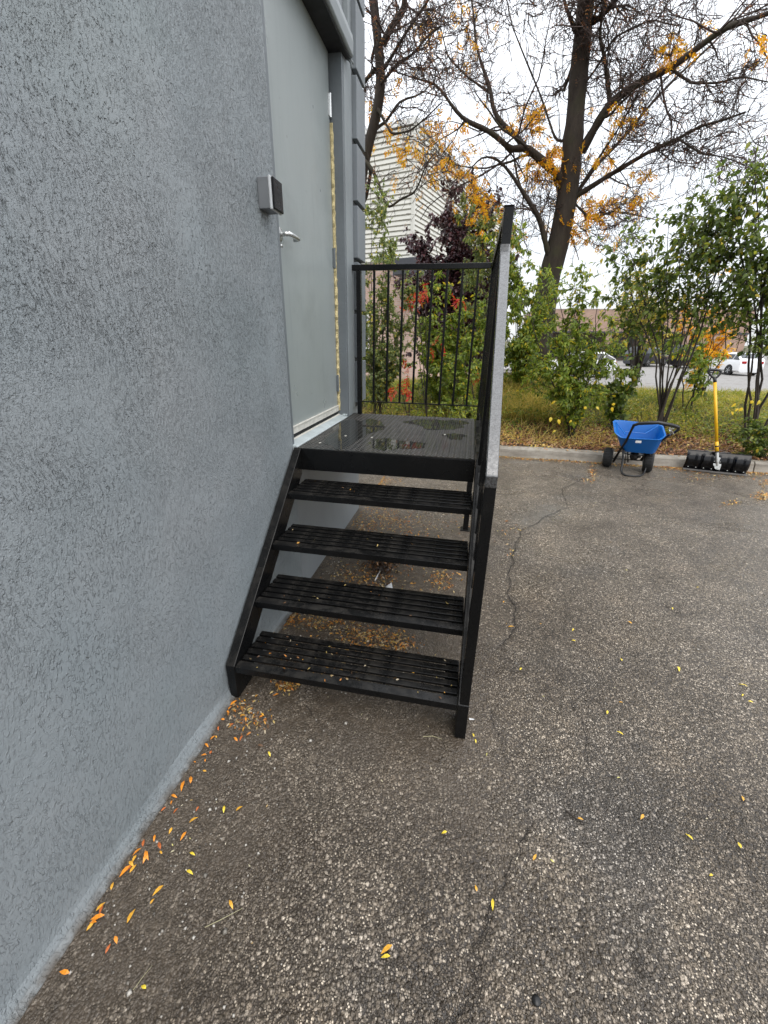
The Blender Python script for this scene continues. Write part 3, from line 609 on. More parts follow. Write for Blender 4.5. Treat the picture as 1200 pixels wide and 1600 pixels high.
# =================================================================== BUILDINGS BEYOND THE VERGE
SIDING = simple('cream_siding', (.62, .61, .55), .55, var=.05, sc=2); 
def brick_mat(name, a, b, mort, sc=1.0):
    m = M(name); br = m.n('ShaderNodeTexBrick', {'Vector': m.n('ShaderNodeCombineXYZ', {0: m.math('ADD', m.n('ShaderNodeSeparateXYZ', {0: m.co()}).outputs[0], m.n('ShaderNodeSeparateXYZ', {0: m.co()}).outputs[1]), 1: m.n('ShaderNodeSeparateXYZ', {0: m.co()}).outputs[2]}).outputs[0], 'Color1': a, 'Color2': b, 'Mortar': mort, 'Scale': sc, 'Brick Width': .22, 'Row Height': .075, 'Mortar Size': .01})
    c = m.mix(1.0, br.outputs[0], m.ramp(m.noise(.6, 4), [(.3, (.82, .82, .82)), (.7, (1.1, 1.1, 1.1))]), 'MULTIPLY')
    m.p(Base_Color=c, Roughness=.85); return m.m
PINK = brick_mat('pink_brick', (.46, .30, .23), (.55, .37, .29), (.5, .42, .36)); TAN = brick_mat('tan_brick', (.34, .215, .16), (.41, .265, .2), (.36, .28, .23)); RED = brick_mat('red_brick', (.38, .12, .08), (.45, .16, .1), (.4, .3, .25))
GLASS = M('dark_window_glass').p(Base_Color=(.02, .025, .028), Roughness=.06).m
WHITE = simple('white_trim', (.72, .72, .7), .5, var=.05); GREYT = simple('charcoal_canopy', (.05, .052, .06), .5); SHADE = simple('shaded_wall_brown', (.12, .09, .07), .7)  # the brown has the shade beneath the plaza canopy put into its colour
A_ = math.atan2(4.05, 13.4)
wb = thing('siding_warehouse', 'tall cream lap-sided warehouse with a pink brick base, behind the railing', 'building', (-1.95, 20, -.5), -A_)
def lap(x0, x1, y0, z0, z1, pitch, face):   # face: 'E' wall at x=0 running +y, 'S' wall at y=0 running -x
    q = MB(); z = z0; k = int((z1-z0)/pitch); p = [(-.08, z0)]
    for i in range(k):
        a = z0+i*pitch; p += [(.0, a+.001), (.035, a+.052), (.035, a+pitch-.012), (.0, a+pitch-.010)] if False else [(-.045, a+.002), (-.045, a+.05), (.02, a+.055), (.0, a+pitch-.003)]
    p += [(-.08, z0+k*pitch)]
    n = len(p); v = [(o, x0, zz) for o, zz in p]+[(o, x1, zz) for o, zz in p]
    if face == 'S': v = [(y, -o, zz) for o, y, zz in v]
    return q.add(v, [(i, i+1, n+i+1, n+i) for i in range(n-1)])
q = lap(0, 17.5, 0, 5.1, 9.62, .178, 'E'); q.build('siding', SIDING, wb)
q = lap(-14, 0, 0, 5.1, 9.62, .178, 'S'); q.build('siding', SIDING, wb)
q = MB(); q.box(-.10, .03, -.04, .10, 5.1, 9.62); q.build('corner_trim', SIDING, wb, bevel=.01)
q = MB(); q.box(-14, .06, -.06, 17.6, 9.6, 9.78); q.build('roof_edge', WHITE, wb)
q = MB(); q.box(-14, -.06, .06, 17.5, 0, 5.09); q.box(-13.9, -.15, .15, 17.4, 5.09, 9.6); q.build('brick_base', PINK, wb)
q = MB(); q.box(-.4, .9, -1.0, .6, 4.45, 5.05); q.build('canopy', GREYT, wb, bevel=.03)
for yy in (2.6, 6.2, 10.0, 13.6):
    q = MB(); q.box(-.059, .02, yy, yy+1.3, 1.55, 3.2); wf = q.build('window', WHITE, wb, bevel=.01)
    q = MB(); q.box(.021, .03, yy+.1, yy+.6, 1.65, 3.1); q.box(.021, .03, yy+.7, yy+1.2, 1.65, 3.1); q.build('pane', GLASS, wf)
for xx in (-3.4, -6.6):
    q = MB(); q.box(xx, xx+1.3, -.02, .059, 1.55, 3.2); wf = q.build('window', WHITE, wb, bevel=.01)
    q = MB(); q.box(xx+.1, xx+1.2, -.03, -.021, 1.65, 3.1); q.build('pane', GLASS, wf)
# long brick building across the parking lot
bb = thing('brick_plaza', 'long low tan brick building across the parking lot with a dark canopy line', 'building', (8, 58, -.5))
X1 = 23.2
q = MB(); q.box(0, X1, 0, 14, 3.25, 5.62); q.build('parapet_wall', TAN, bb)
q = MB(); q.box(-.05, X1+.05, -.06, 14, 5.62, 5.76); q.build('roof_trim', WHITE, bb)
q = MB(); q.box(-.02, X1+.02, -.08, 1.6, 3.05, 3.25); q.build('canopy', GREYT, bb)
q = MB(); q.box(0, X1, 1.6, 14, 0, 3.05); q.build('lower_wall', SHADE, bb)
for xx in (1, 5.2, 9.4, 13.6, 17.6):
    q = MB(); q.box(xx, xx+2.6, 1.55, 1.598, .3, 2.5); wf = q.build('window', GREYT, bb)
    q = MB(); q.box(xx+.1, xx+1.25, 1.53, 1.548, .4, 2.4); q.box(xx+1.35, xx+2.5, 1.53, 1.548, .4, 2.4); q.build('pane', GLASS, wf)
for xx in (.0, 4.2, 8.4, 12.6, 16.8, X1-4.6, X1-.6):
    q = MB(); q.box(xx, xx+.6 if xx != X1-4.6 else X1-.7, 0.02, .5, 0, 3.05); q.build('brick_pier', TAN, bb)
rs = thing('red_brick_shop', 'small red brick shop beyond the white cars at the far right', 'building', (36, 52, -.5))
q = MB(); q.box(0, 9, 0, 8, 0, 2.6); q.build('wall', RED, rs)
q = MB(); q.box(-.1, 9.1, -.1, 8, 2.6, 2.75); q.build('roof_edge', WHITE, rs)
q = MB(); q.box(1, 3.5, -.05, -.002, .5, 2); q.build('window', GLASS, rs)

# =================================================================== CARS
TYRE = simple('tyre_rubber', (.012, .012, .012), .8, bump=.003); RIM = simple('alloy_rim', (.45, .46, .48), .3, .8)
def carpaint(name, col, metal=0):
    m = M(name); m.p(Base_Color=col, Metallic=metal, Roughness=.3, Coat_Weight=.6, Coat_Roughness=.06); return m.m
RL = simple('tail_light_red', (.35, .01, .012), .2); HL = simple('head_lamp_glass', (.6, .62, .65), .1)
def car(label, loc, rz, paint, kind='sedan', group='cars parked in the lot behind the verge'):
    t = thing('parked_car', label, 'car', loc, rz, group)
    if kind == 'sedan': L, Wd, H = 4.7, .91, 1.45; st = [(-2.35, .62, .60, .78), (-2.25, .78, .76, .88), (-1.3, .93, .90, .91), (-.75, .97, .94, .91), (.10, 1.43, .95, .91), (.95, 1.42, .97, .91), (1.75, 1.08, 1.0, .90), (2.2, 1.02, .96, .86), (2.33, .75, .70, .78)]; cab = (3, 6)
    elif kind == 'hatch': L, Wd, H = 4.2, .88, 1.5; st = [(-2.1, .60, .58, .76), (-2.0, .78, .76, .85), (-1.2, .95, .92, .88), (-.8, 1.0, .95, .88), (-.05, 1.5, .97, .88), (1.3, 1.48, 1.0, .88), (1.95, 1.12, 1.03, .86), (2.08, .80, .78, .80)]; cab = (3, 6)
    elif kind == 'suv': L, Wd, H = 4.7, .94, 1.72; st = [(-2.35, .75, .72, .80), (-2.25, .98, .95, .90), (-1.3, 1.08, 1.04, .94), (-.95, 1.12, 1.08, .94), (-.25, 1.68, 1.1, .94), (1.75, 1.70, 1.12, .94), (2.2, 1.22, 1.1, .92), (2.33, .9, .86, .85)]; cab = (3, 6)
    else: L, Wd, H = 4.9, .96, 1.95; st = [(-2.45, .9, .86, .86), (-2.3, 1.1, 1.05, .93), (-1.6, 1.2, 1.16, .96), (-1.4, 1.22, 1.18, .96), (-.75, 1.9, 1.2, .96), (2.2, 1.92, 1.2, .96), (2.38, 1.3, 1.15, .94), (2.45, .9, .88, .9)]; cab = (3, 6)
    ring = []; 
    for x, zt, zb, hw in st:
        ch = hw*.96 if zt-zb < .15 else hw*.76
        half = [(hw*.86, .22), (hw, .34), (hw*1.0, (zb+.3)/2), (hw*.985, zb), (ch, zt-.03), (ch*.85, zt)]
        ring.append([(x, -a, b) for a, b in half]+[(x, a, b) for a, b in half[::-1]])
    n = len(ring[0]); v = [p for r in ring for p in r]; q = MB()
    q.add(v, [(i*n+k, i*n+(k+1) % n, (i+1)*n+(k+1) % n, (i+1)*n+k) for i in range(len(st)-1) for k in range(n)]+[tuple(range(n)), tuple(range((len(st)-1)*n, len(st)*n))])
    b = q.build('body', paint, t, bevel=.05, smooth=False, seg=3); b.data.shade_smooth()
    g_ = MB(); c0, c1 = cab
    for sgn in (-1, 1):
        for i in range(c0, c1):
            def P(j, f, off=.012):
                x, zt, zb, hw = st[j]; ch = hw*.96 if zt-zb < .15 else hw*.76
                z = zb+(zt-.03-zb)*f; return (x, sgn*(hw*.985+(ch-hw*.985)*f+off), z)
            xa, xb = .04, .96
            quad = [P(i, .12), P(i+1, .12), P(i+1, .86), P(i, .86)]
            cx_ = sum(p[0] for p in quad)/4
            g_.add([(cx_+(p[0]-cx_)*.93, p[1], p[2]) for p in quad], [(0, 1, 2, 3)])
    for a, b2 in ((c0, c0+1), (c1, c1-1)):
        xa, za, zb_, ha = st[a]; xb, zc, _, hb = st[b2]; ca = ha*.78; cb = hb*.68; off = -.03 if a < b2 else .03
        g_.add([(xa+off+(xb-xa)*.08, -ca, za+.05+.02), (xa+off+(xb-xa)*.08, ca, za+.07), (xb+off-(xb-xa)*.08, cb, zc-.05+.02), (xb+off-(xb-xa)*.08, -cb, zc-.03)], [(0, 1, 2, 3)])
    g_.build('windows', GLASS, t)
    wr = .33 if kind in ('sedan', 'hatch') else .38
    for x in (-L*.29, L*.285):
        for sgn in (-1, 1):
            a = MB(); a.lathe([(wr+.05, -.01), (wr+.05, .012)], (x, sgn*(Wd-.002), wr+.01), (0, sgn, 0), 28); a.build('wheel_arch', DARKGAP, t)
            w_ = bpy.data.objects.new('wheel', None); C.objects.link(w_); w_.parent = t; w_.location = (x, sgn*(Wd-.10), wr)
            ty = MB(); ty.lathe([(wr*.62, .12), (wr*.92, .125), (wr, .09), (wr, -.09), (wr*.92, -.12), (wr*.62, -.12)], (0, 0, 0), (0, sgn, 0), 28); ty.build('tyre', TYRE, w_, smooth=True)
            rm = MB(); rm.lathe([(wr*.63, .11), (wr*.6, .125), (wr*.55, .07), (.001, .07)], (0, 0, 0), (0, sgn, 0), 28)
            for k in range(5):
                an = 2*PI*k/5; rm.bar((0, sgn*.115, 0), (math.cos(an)*wr*.6, sgn*.12, math.sin(an)*wr*.6), .05, .03, (0, 1, 0))
            rm.build('rim', RIM, w_)
    for sgn in (-1, 1):
        x, zt, zb, hw = st[0]; h_ = MB(); h_.box(x-.02, x+.2, sgn*hw*.60-.15, sgn*hw*.60+.15, zb-.06, zb+.08); h_.build('headlight', HL, t, bevel=.02)
        x, zt, zb, hw = st[-1]; h_ = MB(); h_.box(x-.12, x+.03, sgn*hw*.70-.14, sgn*hw*.70+.14, zb+.02, zb+.18); h_.build('tail_light', RL, t, bevel=.02)
        q = MB(); q.box(-.72 if kind != 'van' else -1.3, -.5 if kind != 'van' else -1.1, sgn*(Wd)-.02, sgn*(Wd+.2)-.02, st[3][2]+.02, st[3][2]+.16) if sgn > 0 else q.box(-.72 if kind != 'van' else -1.3, -.5 if kind != 'van' else -1.1, sgn*(Wd+.2)+.02, sgn*Wd+.02, st[3][2]+.02, st[3][2]+.16); q.build('mirror', paint, t, bevel=.03)
    q = MB(); q.box(st[0][0]-.03, st[0][0]+.05, -.5, .5, .36, .52); q.build('grille', DARKGAP, t, bevel=.01)
    return t
WP = carpaint('white_car_paint', (.78, .79, .80)); BK = carpaint('black_car_paint', (.012, .012, .014)); GY = carpaint('dark_grey_car_paint', (.05, .055, .065), .4); SV = carpaint('silver_car_paint', (.55, .57, .6), .4)
def lotpt(u, v): p = at(u, v, z=-.5); return p
a = lotpt(1117, 581); b_ = lotpt(1157, 590); d = b_-a; 
mid = (a+b_)/2; rz = math.atan2(d[1], d[0])
car('white hatchback parked facing left, seen right behind the yellow shovel handle', (mid[0]+.45, mid[1]+.8, -.5), rz*.8, WP, 'hatch')
car('second white car parked further right, behind the slim right-hand sapling', (26.2, 35.5, -.5), -.55, WP, 'sedan')
p = lotpt(1014, 573); car('dark grey SUV parked tail towards us between the shrubs', (p[0], p[1]+1, -.5), math.radians(222), GY, 'suv')
p = lotpt(1098, 576); car('black van parked beyond the white hatchback', (p[0], p[1]+1, -.5), math.radians(200), BK, 'van')
car('white car half hidden by the leafy green bush', (7.4, 29.5, -.5), math.radians(8), WP, 'hatch')
car('white car seen between the railing and the handrail', (2.6, 30.5, -.5), math.radians(-4), WP, 'suv')


# =================================================================== BLUE SPREADER
BLUE = M('blue_plastic').p(Base_Color=(  .004, .125, .44), Roughness=.32).m
PLA = simple('black_plastic', (.012, .012, .013), .4); FRM = simple('black_tube', (.01, .01, .011), .35)
SPR = thing('broadcast_spreader', 'blue hopper fertiliser spreader on two black wheels by the kerb', 'spreader', (3.03, 5.72, 0))
def pp(mb, name, mat, root, parent=None, **k):
    x, y, z = root.location; mb.v = [(p[0]-x, p[1]-y, p[2]-z) for p in mb.v]; return mb.build(name, mat, parent or root, **k)
# hopper: lofted rings from the outlet up to the rim, outer skin then inner skin
rim = [np.array(at(u, v, y=y)) for u, v, y in ((959, 656, 5.93), (1034, 663.5, 5.83), (1039.5, 681, 5.47), (1030, 687, 5.40), (972, 684, 5.50), (962, 676, 5.56))]
cen = sum(rim)/6; bot = np.array(at(997, 703, y=5.66)); 
def ringpts(f, inset=0.0, n=36):
    R_ = []
    K = len(rim)
    for k in range(n):
        s_ = k/n*K; i = int(s_) % K; t = s_-int(s_); p = rim[i]*(1-t)+rim[(i+1) % K]*t
        R_.append(p)
    R_ = np.array(R_); R_ = (np.roll(R_, 1, 0)+2*R_+np.roll(R_, -1, 0))/4
    low = bot+(R_-cen)*np.array([.70, .62, .25]); 
    g_ = f**.85
    P = low*(1-g_)+R_*g_+np.array([0, 0, (f-g_)*.05]); c_ = P.mean(0)
    return c_+(P-c_)*(1-inset)
lv = [(0, 0), (.12, 0), (.3, 0), (.62, 0), (.86, 0), (.93, -.0), (.935, -.045), (1, -.05), (1.0, .02), (.93, .035), (.6, .04), (.3, .05), (.08, .08)]
v = []; n = 36
for f_, i_ in lv: v += list(ringpts(f_, i_))
q = MB(); q.add(v, [(i*n+k, i*n+(k+1) % n, (i+1)*n+(k+1) % n, (i+1)*n+k) for i in range(len(lv)-1) for k in range(n)]+[tuple(range(n)), tuple(range((len(lv)-1)*n, len(lv)*n))])
hop = pp(q, 'hopper', BLUE, SPR, bevel=0); hop.data.shade_smooth()
m = hop.modifiers.new('edges', 'EDGE_SPLIT'); m.split_angle = math.radians(38)
# moulded inner ribs
q = MB()
for u0, v0, u1, v1, y0, y1 in ((963, 660, 977, 679, 5.88, 5.62), (977, 674.5, 1008, 677.5, 5.74, 5.72), (1008, 677.5, 1030, 664, 5.72, 5.83)):
    q.tube([at(u0, v0, y=y0), at(u1, v1, y=y1)], .006, 6)
pp(q, 'hopper_rib', BLUE, SPR)
c0 = at(997.2, 690.5, y=5.385); q = MB(); q.bar((c0[0]-.03, c0[1], c0[2]), (c0[0]+.03, c0[1]-.01, c0[2]+.003), .004, .028); pp(q, 'label_plate', WHITE, SPR, bevel=.002)
# U-shaped handle
hp = [at(958.5, 721, y=5.80), at(969, 703, y=5.66), at(978, 690, y=5.50), at(987, 671, y=5.36), at(990.5, 664.5, y=5.31), at(998, 661.8, y=5.27), at(1028, 660.2, y=5.22), at(1050, 664.5, y=5.22), at(1059.5, 667.5, y=5.25), at(1060, 671, y=5.28), at(1054, 676, y=5.34), at(1044, 681, y=5.42), at(1022, 697, y=5.58), at(1010, 706, y=5.68), at(1001.5, 719, y=5.74)]
q = MB(); q.tube(hp, [.014]*4+[.017, .019, .021, .021, .019, .017]+[.014]*5, 10); pp(q, 'handle', FRM, SPR, smooth=True)
q = MB(); q.tube([at(1047, 668, y=5.24), at(1049, 675, y=5.30), at(1047, 680, y=5.36)], .006, 8); q.tube([at(1045, 671, y=5.26), at(1053, 670, y=5.27)], .007, 8); q.bar(at(1048, 673, y=5.27), at(1051, 678, y=5.31), .03, .012); pp(q, 'control_lever', STEEL, SPR)
q = MB(); q.tube([at(1046, 680, y=5.40), at(1020, 692, y=5.52), at(1000, 703, y=5.62)], .004, 6); pp(q, 'control_rod', FRM, SPR)
# folding stand loop
sp_ = [at(973.5, 700, y=5.60), at(973.5, 715, y=5.56), at(970.5, 735, z=.035), at(972.5, 740, z=.016), at(978, 742.8, z=.012), at(990, 744, z=.012), at(999, 744, z=.012), at(1004.5, 741, z=.016), at(1007.5, 736, z=.035), at(1012, 719, y=5.60), at(1018, 702, y=5.64)]
q = MB(); q.tube(sp_, .0125, 10); pp(q, 'stand', FRM, SPR, smooth=True)
# gearbox, agitator shaft, spinner disc
gb = at(991, 712, y=5.68); q = MB(); q.lathe([(.035, -.05), (.05, -.02), (.05, .03), (.028, .06)], gb, (0, 0, 1), 16); q.box(gb[0]-.02, gb[0]+.07, gb[1]-.03, gb[1]+.03, gb[2]-.02, gb[2]+.02); pp(q, 'gearbox', PLA, SPR, bevel=.004)
q = MB(); q.lathe([(.001, 0), (.115, .002), (.12, .014), (.117, .014), (.113, .006), (.001, .006)], (gb[0]-.01, gb[1], gb[2]+.02), (0, 0, 1), 24); pp(q, 'spinner_disc', PLA, SPR)
wl = at(949.5, 715.8, y=5.83); wr_ = at(1013, 720.5, y=5.68)
ax = unit(wr_-wl)
q = MB(); q.tube([wl, wr_], .007, 8); q.tube([at(981, 697, y=5.6), at(981, 722, y=5.66)], .008, 6); q.tube([at(1014, 700, y=5.64), at(1003, 719, y=5.72)], .009, 6); pp(q, 'axle', FRM, SPR)
for c_, rr in ((wl, .122), (wr_, .128)):
    c_ = np.array([c_[0], c_[1], rr])
    w_ = bpy.data.objects.new('wheel', None); C.objects.link(w_); w_.parent = SPR; w_.location = Vector(c_)-Vector(SPR.location)
    q = MB(); q.lathe([(rr*.6, -.052), (rr*.86, -.055), (rr*.97, -.038), (rr, -.015), (rr, .015), (rr*.97, .038), (rr*.86, .055), (rr*.6, .052)], (0, 0, 0), tuple(ax), 30)
    ty = q.build('tyre', simple('spreader_tyre', (.014, .014, .014), .7, bump=.004, bsc=120), w_, smooth=True)
    q = MB()
    for k in range(22):
        an = 2*PI*k/22; e1 = np.cross(ax, [0, 0, 1.]); e1 = unit(e1); e2 = np.cross(ax, e1); d_ = e1*math.cos(an)+e2*math.sin(an)
        q.bar(d_*(rr+.001)-ax*.035, d_*(rr+.001)+ax*.035, .012, .006, tuple(d_))
    q.build('tread_block', TYRE, w_)
    q = MB(); q.lathe([(rr*.62, -.05), (rr*.56, -.058), (rr*.5, -.04), (rr*.22, -.035), (rr*.2, -.062), (.001, -.062)], (0, 0, 0), tuple(ax), 20)
    for k in range(5):
        an = 2*PI*k/5; d_ = e1*math.cos(an)+e2*math.sin(an); q.bar(d_*rr*.2-ax*.045, d_*rr*.57-ax*.045, .016, .01, tuple(ax))
    q.build('rim', simple('white_plastic_rim', (.5, .5, .48), .45), w_)

# =================================================================== SNOW PUSHER
YEL = M('yellow_fibreglass').p(Base_Color=(.80, .44, .01), Roughness=.35).m; BPL = simple('wet_black_plastic', (.004, .004, .005), .13, bump=.0006, bsc=40, spec=.3); GAL = simple('galvanised_bracket', (.58, .58, .56), .35, .7)
SHV = thing('snow_pusher', 'wide black snow pusher shovel with a yellow handle standing at the kerb', 'shovel', (4.08, 5.86, 0))
BL = at(1065.5, 732.5, y=5.93); BR = at(1163.5, 742, y=5.79); BL[2] = BR[2] = .012
ex = unit((BR-BL)*np.array([1, 1, 0])); ey = np.array([ex[1], -ex[0], 0]); WDT = np.linalg.norm((BR-BL)[:2])   # ey points to the viewer
# concave blade profile (forward offset, height)
pf = []
for k in range(13):
    a = k/12; pf.append((.05*math.sin(PI*a)*1.1-.01+.0*a, .03+.215*a))
pf = [(.065, .012)]+[(-.005+.06*math.sin(PI*(.15+.75*k/12)), .03+.215*k/12) for k in range(13)]
def bpt(s_, f_, z_, off=0): return BL+ex*s_+ey*(f_+off)+np.array([0, 0, z_])
q = MB(); sx = np.linspace(0, WDT, 37); v = []; th = .006
# bulging ribbed panels, joints recessed
joints = [WDT*(i/8) for i in range(9)]
for s_ in sx:
    dj = min(abs(s_-j) for j in joints); bul = .020*min(1, dj/.018)
    for j, (f_, z_) in enumerate(pf): v.append(bpt(s_, f_, z_, bul if 0 < j < 12 else 0))
    for j, (f_, z_) in enumerate(pf[::-1]): v.append(bpt(s_, f_-th, z_, 0))
m_n = 2*len(pf); f = [tuple(range(m_n)), tuple(range(36*m_n, 37*m_n))]+[(i*m_n+k, i*m_n+(k+1) % m_n, (i+1)*m_n+(k+1) % m_n, (i+1)*m_n+k) for i in range(36) for k in range(m_n)]
q.add(v, f); blo = pp(q, 'blade', BPL, SHV)
blo.data.shade_smooth(); m = blo.modifiers.new('edges', 'EDGE_SPLIT'); m.split_angle = math.radians(35)
q = MB()
for s_ in joints[1:-1]:
    if abs(s_-WDT/2) > .04: q.tube([bpt(s_, f_, z_, .004) for f_, z_ in pf[1:12]], .0025, 6)
pp(q, 'blade_rib', BPL, SHV)['kind'] = 'stuff'
q = MB(); q.bar(bpt(-.01, .070, .010), bpt(WDT+.008, .070, .010), .03, .018); pp(q, 'wear_strip', simple('worn_steel_strip', (.16, .15, .14), .5, .4), SHV, bevel=.002)
q = MB(); q.bar(bpt(-.004, .0, .247), bpt(WDT+.004, .0, .247), .02, .012); pp(q, 'blade_top_edge', BPL, SHV, bevel=.003)
rv0 = None
for s_ in [WDT*(i+.5)/8 for i in range(8)]:
    p_ = bpt(s_, .063, .045); q = MB(); q.lathe([(.007, 0), (.006, .004), (.001, .005)], (0, 0, 0), tuple(ey), 8)
    if rv0 is None: rv0 = q.build('rivet', GAL, SHV); o = rv0
    else: o = rv0.copy(); C.objects.link(o)
    o.location = Vector(p_)-Vector(SHV.location)
hb = bpt(WDT*.505, .085, .10); ht = at(1117, 597, y=6.02)
hd = unit(ht-hb)
q = MB(); q.tube([hb+hd*.17, hb+hd*.30], .0195, 12); q.tube([hb+hd*.30, ht], .0178, 12); pp(q, 'pole', YEL, SHV, smooth=True)
q = MB(); q.tube([hb+hd*.165, hb+hd*.18], .0212, 12); q.tube([hb+hd*.235, hb+hd*.25], .0212, 12); pp(q, 'collar', PLA, SHV)
q = MB(); q.tube([hb-hd*.005, hb+hd*.05, hb+hd*.165], [.008, .017, .0195], 12)
sh = [(-.036, .10), (-.045, .075), (-.040, .0), (-.025, -.045), (0, -.052), (.025, -.045), (.040, .0), (.045, .075), (.036, .10), (.016, .11), (-.016, .11)]
fr = [hb+ex*a+hd*(b_)-ey*.006 for a, b_ in sh]; bk = [p_-ey*.006 for p_ in fr]; nn = len(sh)
q.add(fr+bk, [tuple(range(nn)), tuple(range(nn, 2*nn))[::-1]]+[(i, (i+1) % nn, nn+(i+1) % nn, nn+i) for i in range(nn)])
for a, b_ in ((-.03, .05), (.03, .05), (-.028, -.01), (.028, -.01), (0, -.035)): q.lathe([(.006, 0), (.004, .006)], hb+ex*a+hd*b_, tuple(ey), 8)
pp(q, 'socket', GAL, SHV)
G = ht; q = MB(); q.tube([G-hd*.004, G+hd*.05], [.0185, .017], 12)
q.tube([G+hd*.04, G+hd*.065-ex*.03, G+hd*.105-ex*.06, G+hd*.128-ex*.066, G+hd*.142-ex*.05, G+hd*.146, G+hd*.142+ex*.05, G+hd*.128+ex*.066, G+hd*.105+ex*.06, G+hd*.065+ex*.03, G+hd*.04], [.012]*3+[.013, .015, .016, .015, .013]+[.012]*3, 10, cap=False); pp(q, 'grip', PLA, SHV, smooth=True)
for sgn in (-1, 1):
    q = MB(); q.bar(hb+hd*.2-ey*.02, bpt(WDT/2+sgn*WDT*.29, -.012, .238), .012, .004); pp(q, 'brace', simple('dull_steel', (.16, .155, .15), .5, .5), SHV)

# =================================================================== LITTER AND FALLEN LEAVES
LEAFD = leafmat('fallen_leaflet', [(0, (.50, .19, .03)), (.15, (.62, .31, .05)), (.32, (.50, .36, .12)), (.46, (.30, .14, .05)), (.6, (.40, .29, .15)), (.74, (.15, .08, .04)), (.88, (.46, .38, .26)), (.95, (.60, .46, .2))], .5, .12)
def single_leaf_mesh(col, name, L, W_):
    V, F, _ = leaves_np(np.array([[0, -L/2, .0]]), np.array([[0, 1, .02]]), np.array([[0, 0, 1.]]), [L], [W_]); V = V.copy(); V[:, 2] += .003-V[:, 2].min()
    me = bpy.data.meshes.new(name); me.from_pydata([tuple(p) for p in V], [], [tuple(t) for t in F]); me.materials.append(col); return me
LC = {k: simple('leaf_'+k, c, .4, var=.25, sc=60) for k, c in (('orange', (.78, .27, .02)), ('yellow', (.82, .60, .05)), ('amber', (.74, .38, .04)), ('rust', (.5, .13, .03)))}
LM = {(k, i): single_leaf_mesh(LC[k], 'fallen_leaf', *d_) for k in LC for i, d_ in enumerate(((.034, .013), (.045, .016), (.024, .012)))}
rl = random.Random(5)
def fallen(px, colours, label, group, z=.0):
    for u, v in px:
        p = at(u, v, z=z); c = rl.choice(colours); i = rl.choice((0, 0, 1, 2)); s_ = rl.uniform(.6, 1.05)*.85
        o = bpy.data.objects.new('fallen_leaf', LM[(c, i)]); C.objects.link(o)
        o.location = (max(p[0], .012), p[1], .003); o.rotation_euler = (rl.uniform(-.15, .15), rl.uniform(-.25, .25), rl.uniform(0, 6.28)); o.scale = (s_, s_, s_)
        tag(o, label, 'leaf', group)
c7 = [(855, 235), (845, 270), (815, 297), (917, 230), (862, 258), (885, 375), (800, 370), (812, 366), (775, 400), (765, 435), (790, 425), (770, 455), (725, 460), (768, 495), (715, 530), (688, 552), (655, 590), (645, 612), (660, 645), (740, 637), (728, 680), (583, 630), (640, 720), (600, 775), (540, 765), (580, 748), (688, 740), (545, 820), (553, 812), (515, 800), (505, 825), (495, 845), (488, 858), (470, 870), (500, 862), (605, 800), (415, 925), (380, 1005), (384, 1015), (350, 1065), (358, 1055), (342, 1075), (368, 1045), (593, 945), (573, 983), (495, 1040), (435, 1130), (407, 1160), (245, 1250), (868, 997), (1035, 210), (923, 300), (980, 290), (985, 283), (870, 320), (820, 335), (905, 372)]
fallen([(x/2.4, 1000+y/2.4) for x, y in c7], ['orange', 'amber', 'orange', 'rust'], 'small orange leaflet fallen on the silt strip along the foot of the grey wall', 'orange leaflets fallen along the wall foot')
c8 = [(722, 808), (712, 878), (540, 1308), (898, 637), (1010, 432), (840, 640)]
c9 = [(188, 205), (287, 378), (470, 282), (613, 163), (805, 157), (952, 219), (1020, 338), (1118, 98), (340, 430), (5, 595), (8, 572), (1110, 245)]
c10 = [(470, 725), (648, 797), (863, 833), (1103, 930), (1133, 955), (648, 957), (596, 995), (643, 1073), (272, 832), (680, 658), (347, 662), (208, 580), (235, 385), (237, 675), (265, 308), (95, 1080), (103, 1103), (1105, 895), (468, 685), (840, 605), (936, 525)]
fallen([(x/2.4, 1000+y/2.4) for x, y in c8]+[(600+x/2, 1200+y/2) for x, y in c9]+[(700+x/2.4, 700+y/2.4) for x, y in c10], ['yellow', 'yellow', 'amber'], 'single small yellow leaf lying on the open wet asphalt', 'yellow leaves scattered on the open asphalt')
def leaf_scatter(name, label, pts, seed, L=(.010, .026), z0=0.0, mat=None, tilt=.35):
    r_ = np.random.default_rng(seed); pts = np.asarray(pts); n = len(pts); D = r_.normal(size=(n, 3))*np.array([1, 1, tilt*.5]); Nn = np.array([0, 0, 1.])+r_.normal(size=(n, 3))*tilt
    Ls = r_.uniform(L[0], L[1], n); V, F, k = leaves_np(pts, D, Nn, Ls, Ls*r_.uniform(.32, .5, n), simple=False); V = V.reshape(n, k, 3); V[:, :, 2] += np.maximum(0, (pts[:, 2]+.001)[:, None]-V[:, :, 2].min(1, keepdims=True)[:, :]) if False else 0
    mn = V[:, :, 2].min(1); V[:, :, 2] += (pts[:, 2]-mn+.0015)[:, None]
    o = np_mesh(name, V.reshape(-1, 3), F, mat or LEAFD, None, False, {'rnd': np.repeat(r_.random(n), k)})
    if label: tag(o, label, 'leaf litter')
    tag(o, kind='stuff'); return o
def patch(u, v, n, su, sv, z=0.0):
    r_ = np.random.default_rng(int(u*7+v)); return [at(u+du, v+dv, z=z) for du, dv in zip(r_.normal(size=n)*su, r_.normal(size=n)*sv)]
def clampx(P): P = np.array(P); P[:, 0] = np.maximum(P[:, 0], .02); P[:, 1] = np.minimum(P[:, 1], 5.975); P[:, 2] = .001; return P
P = []
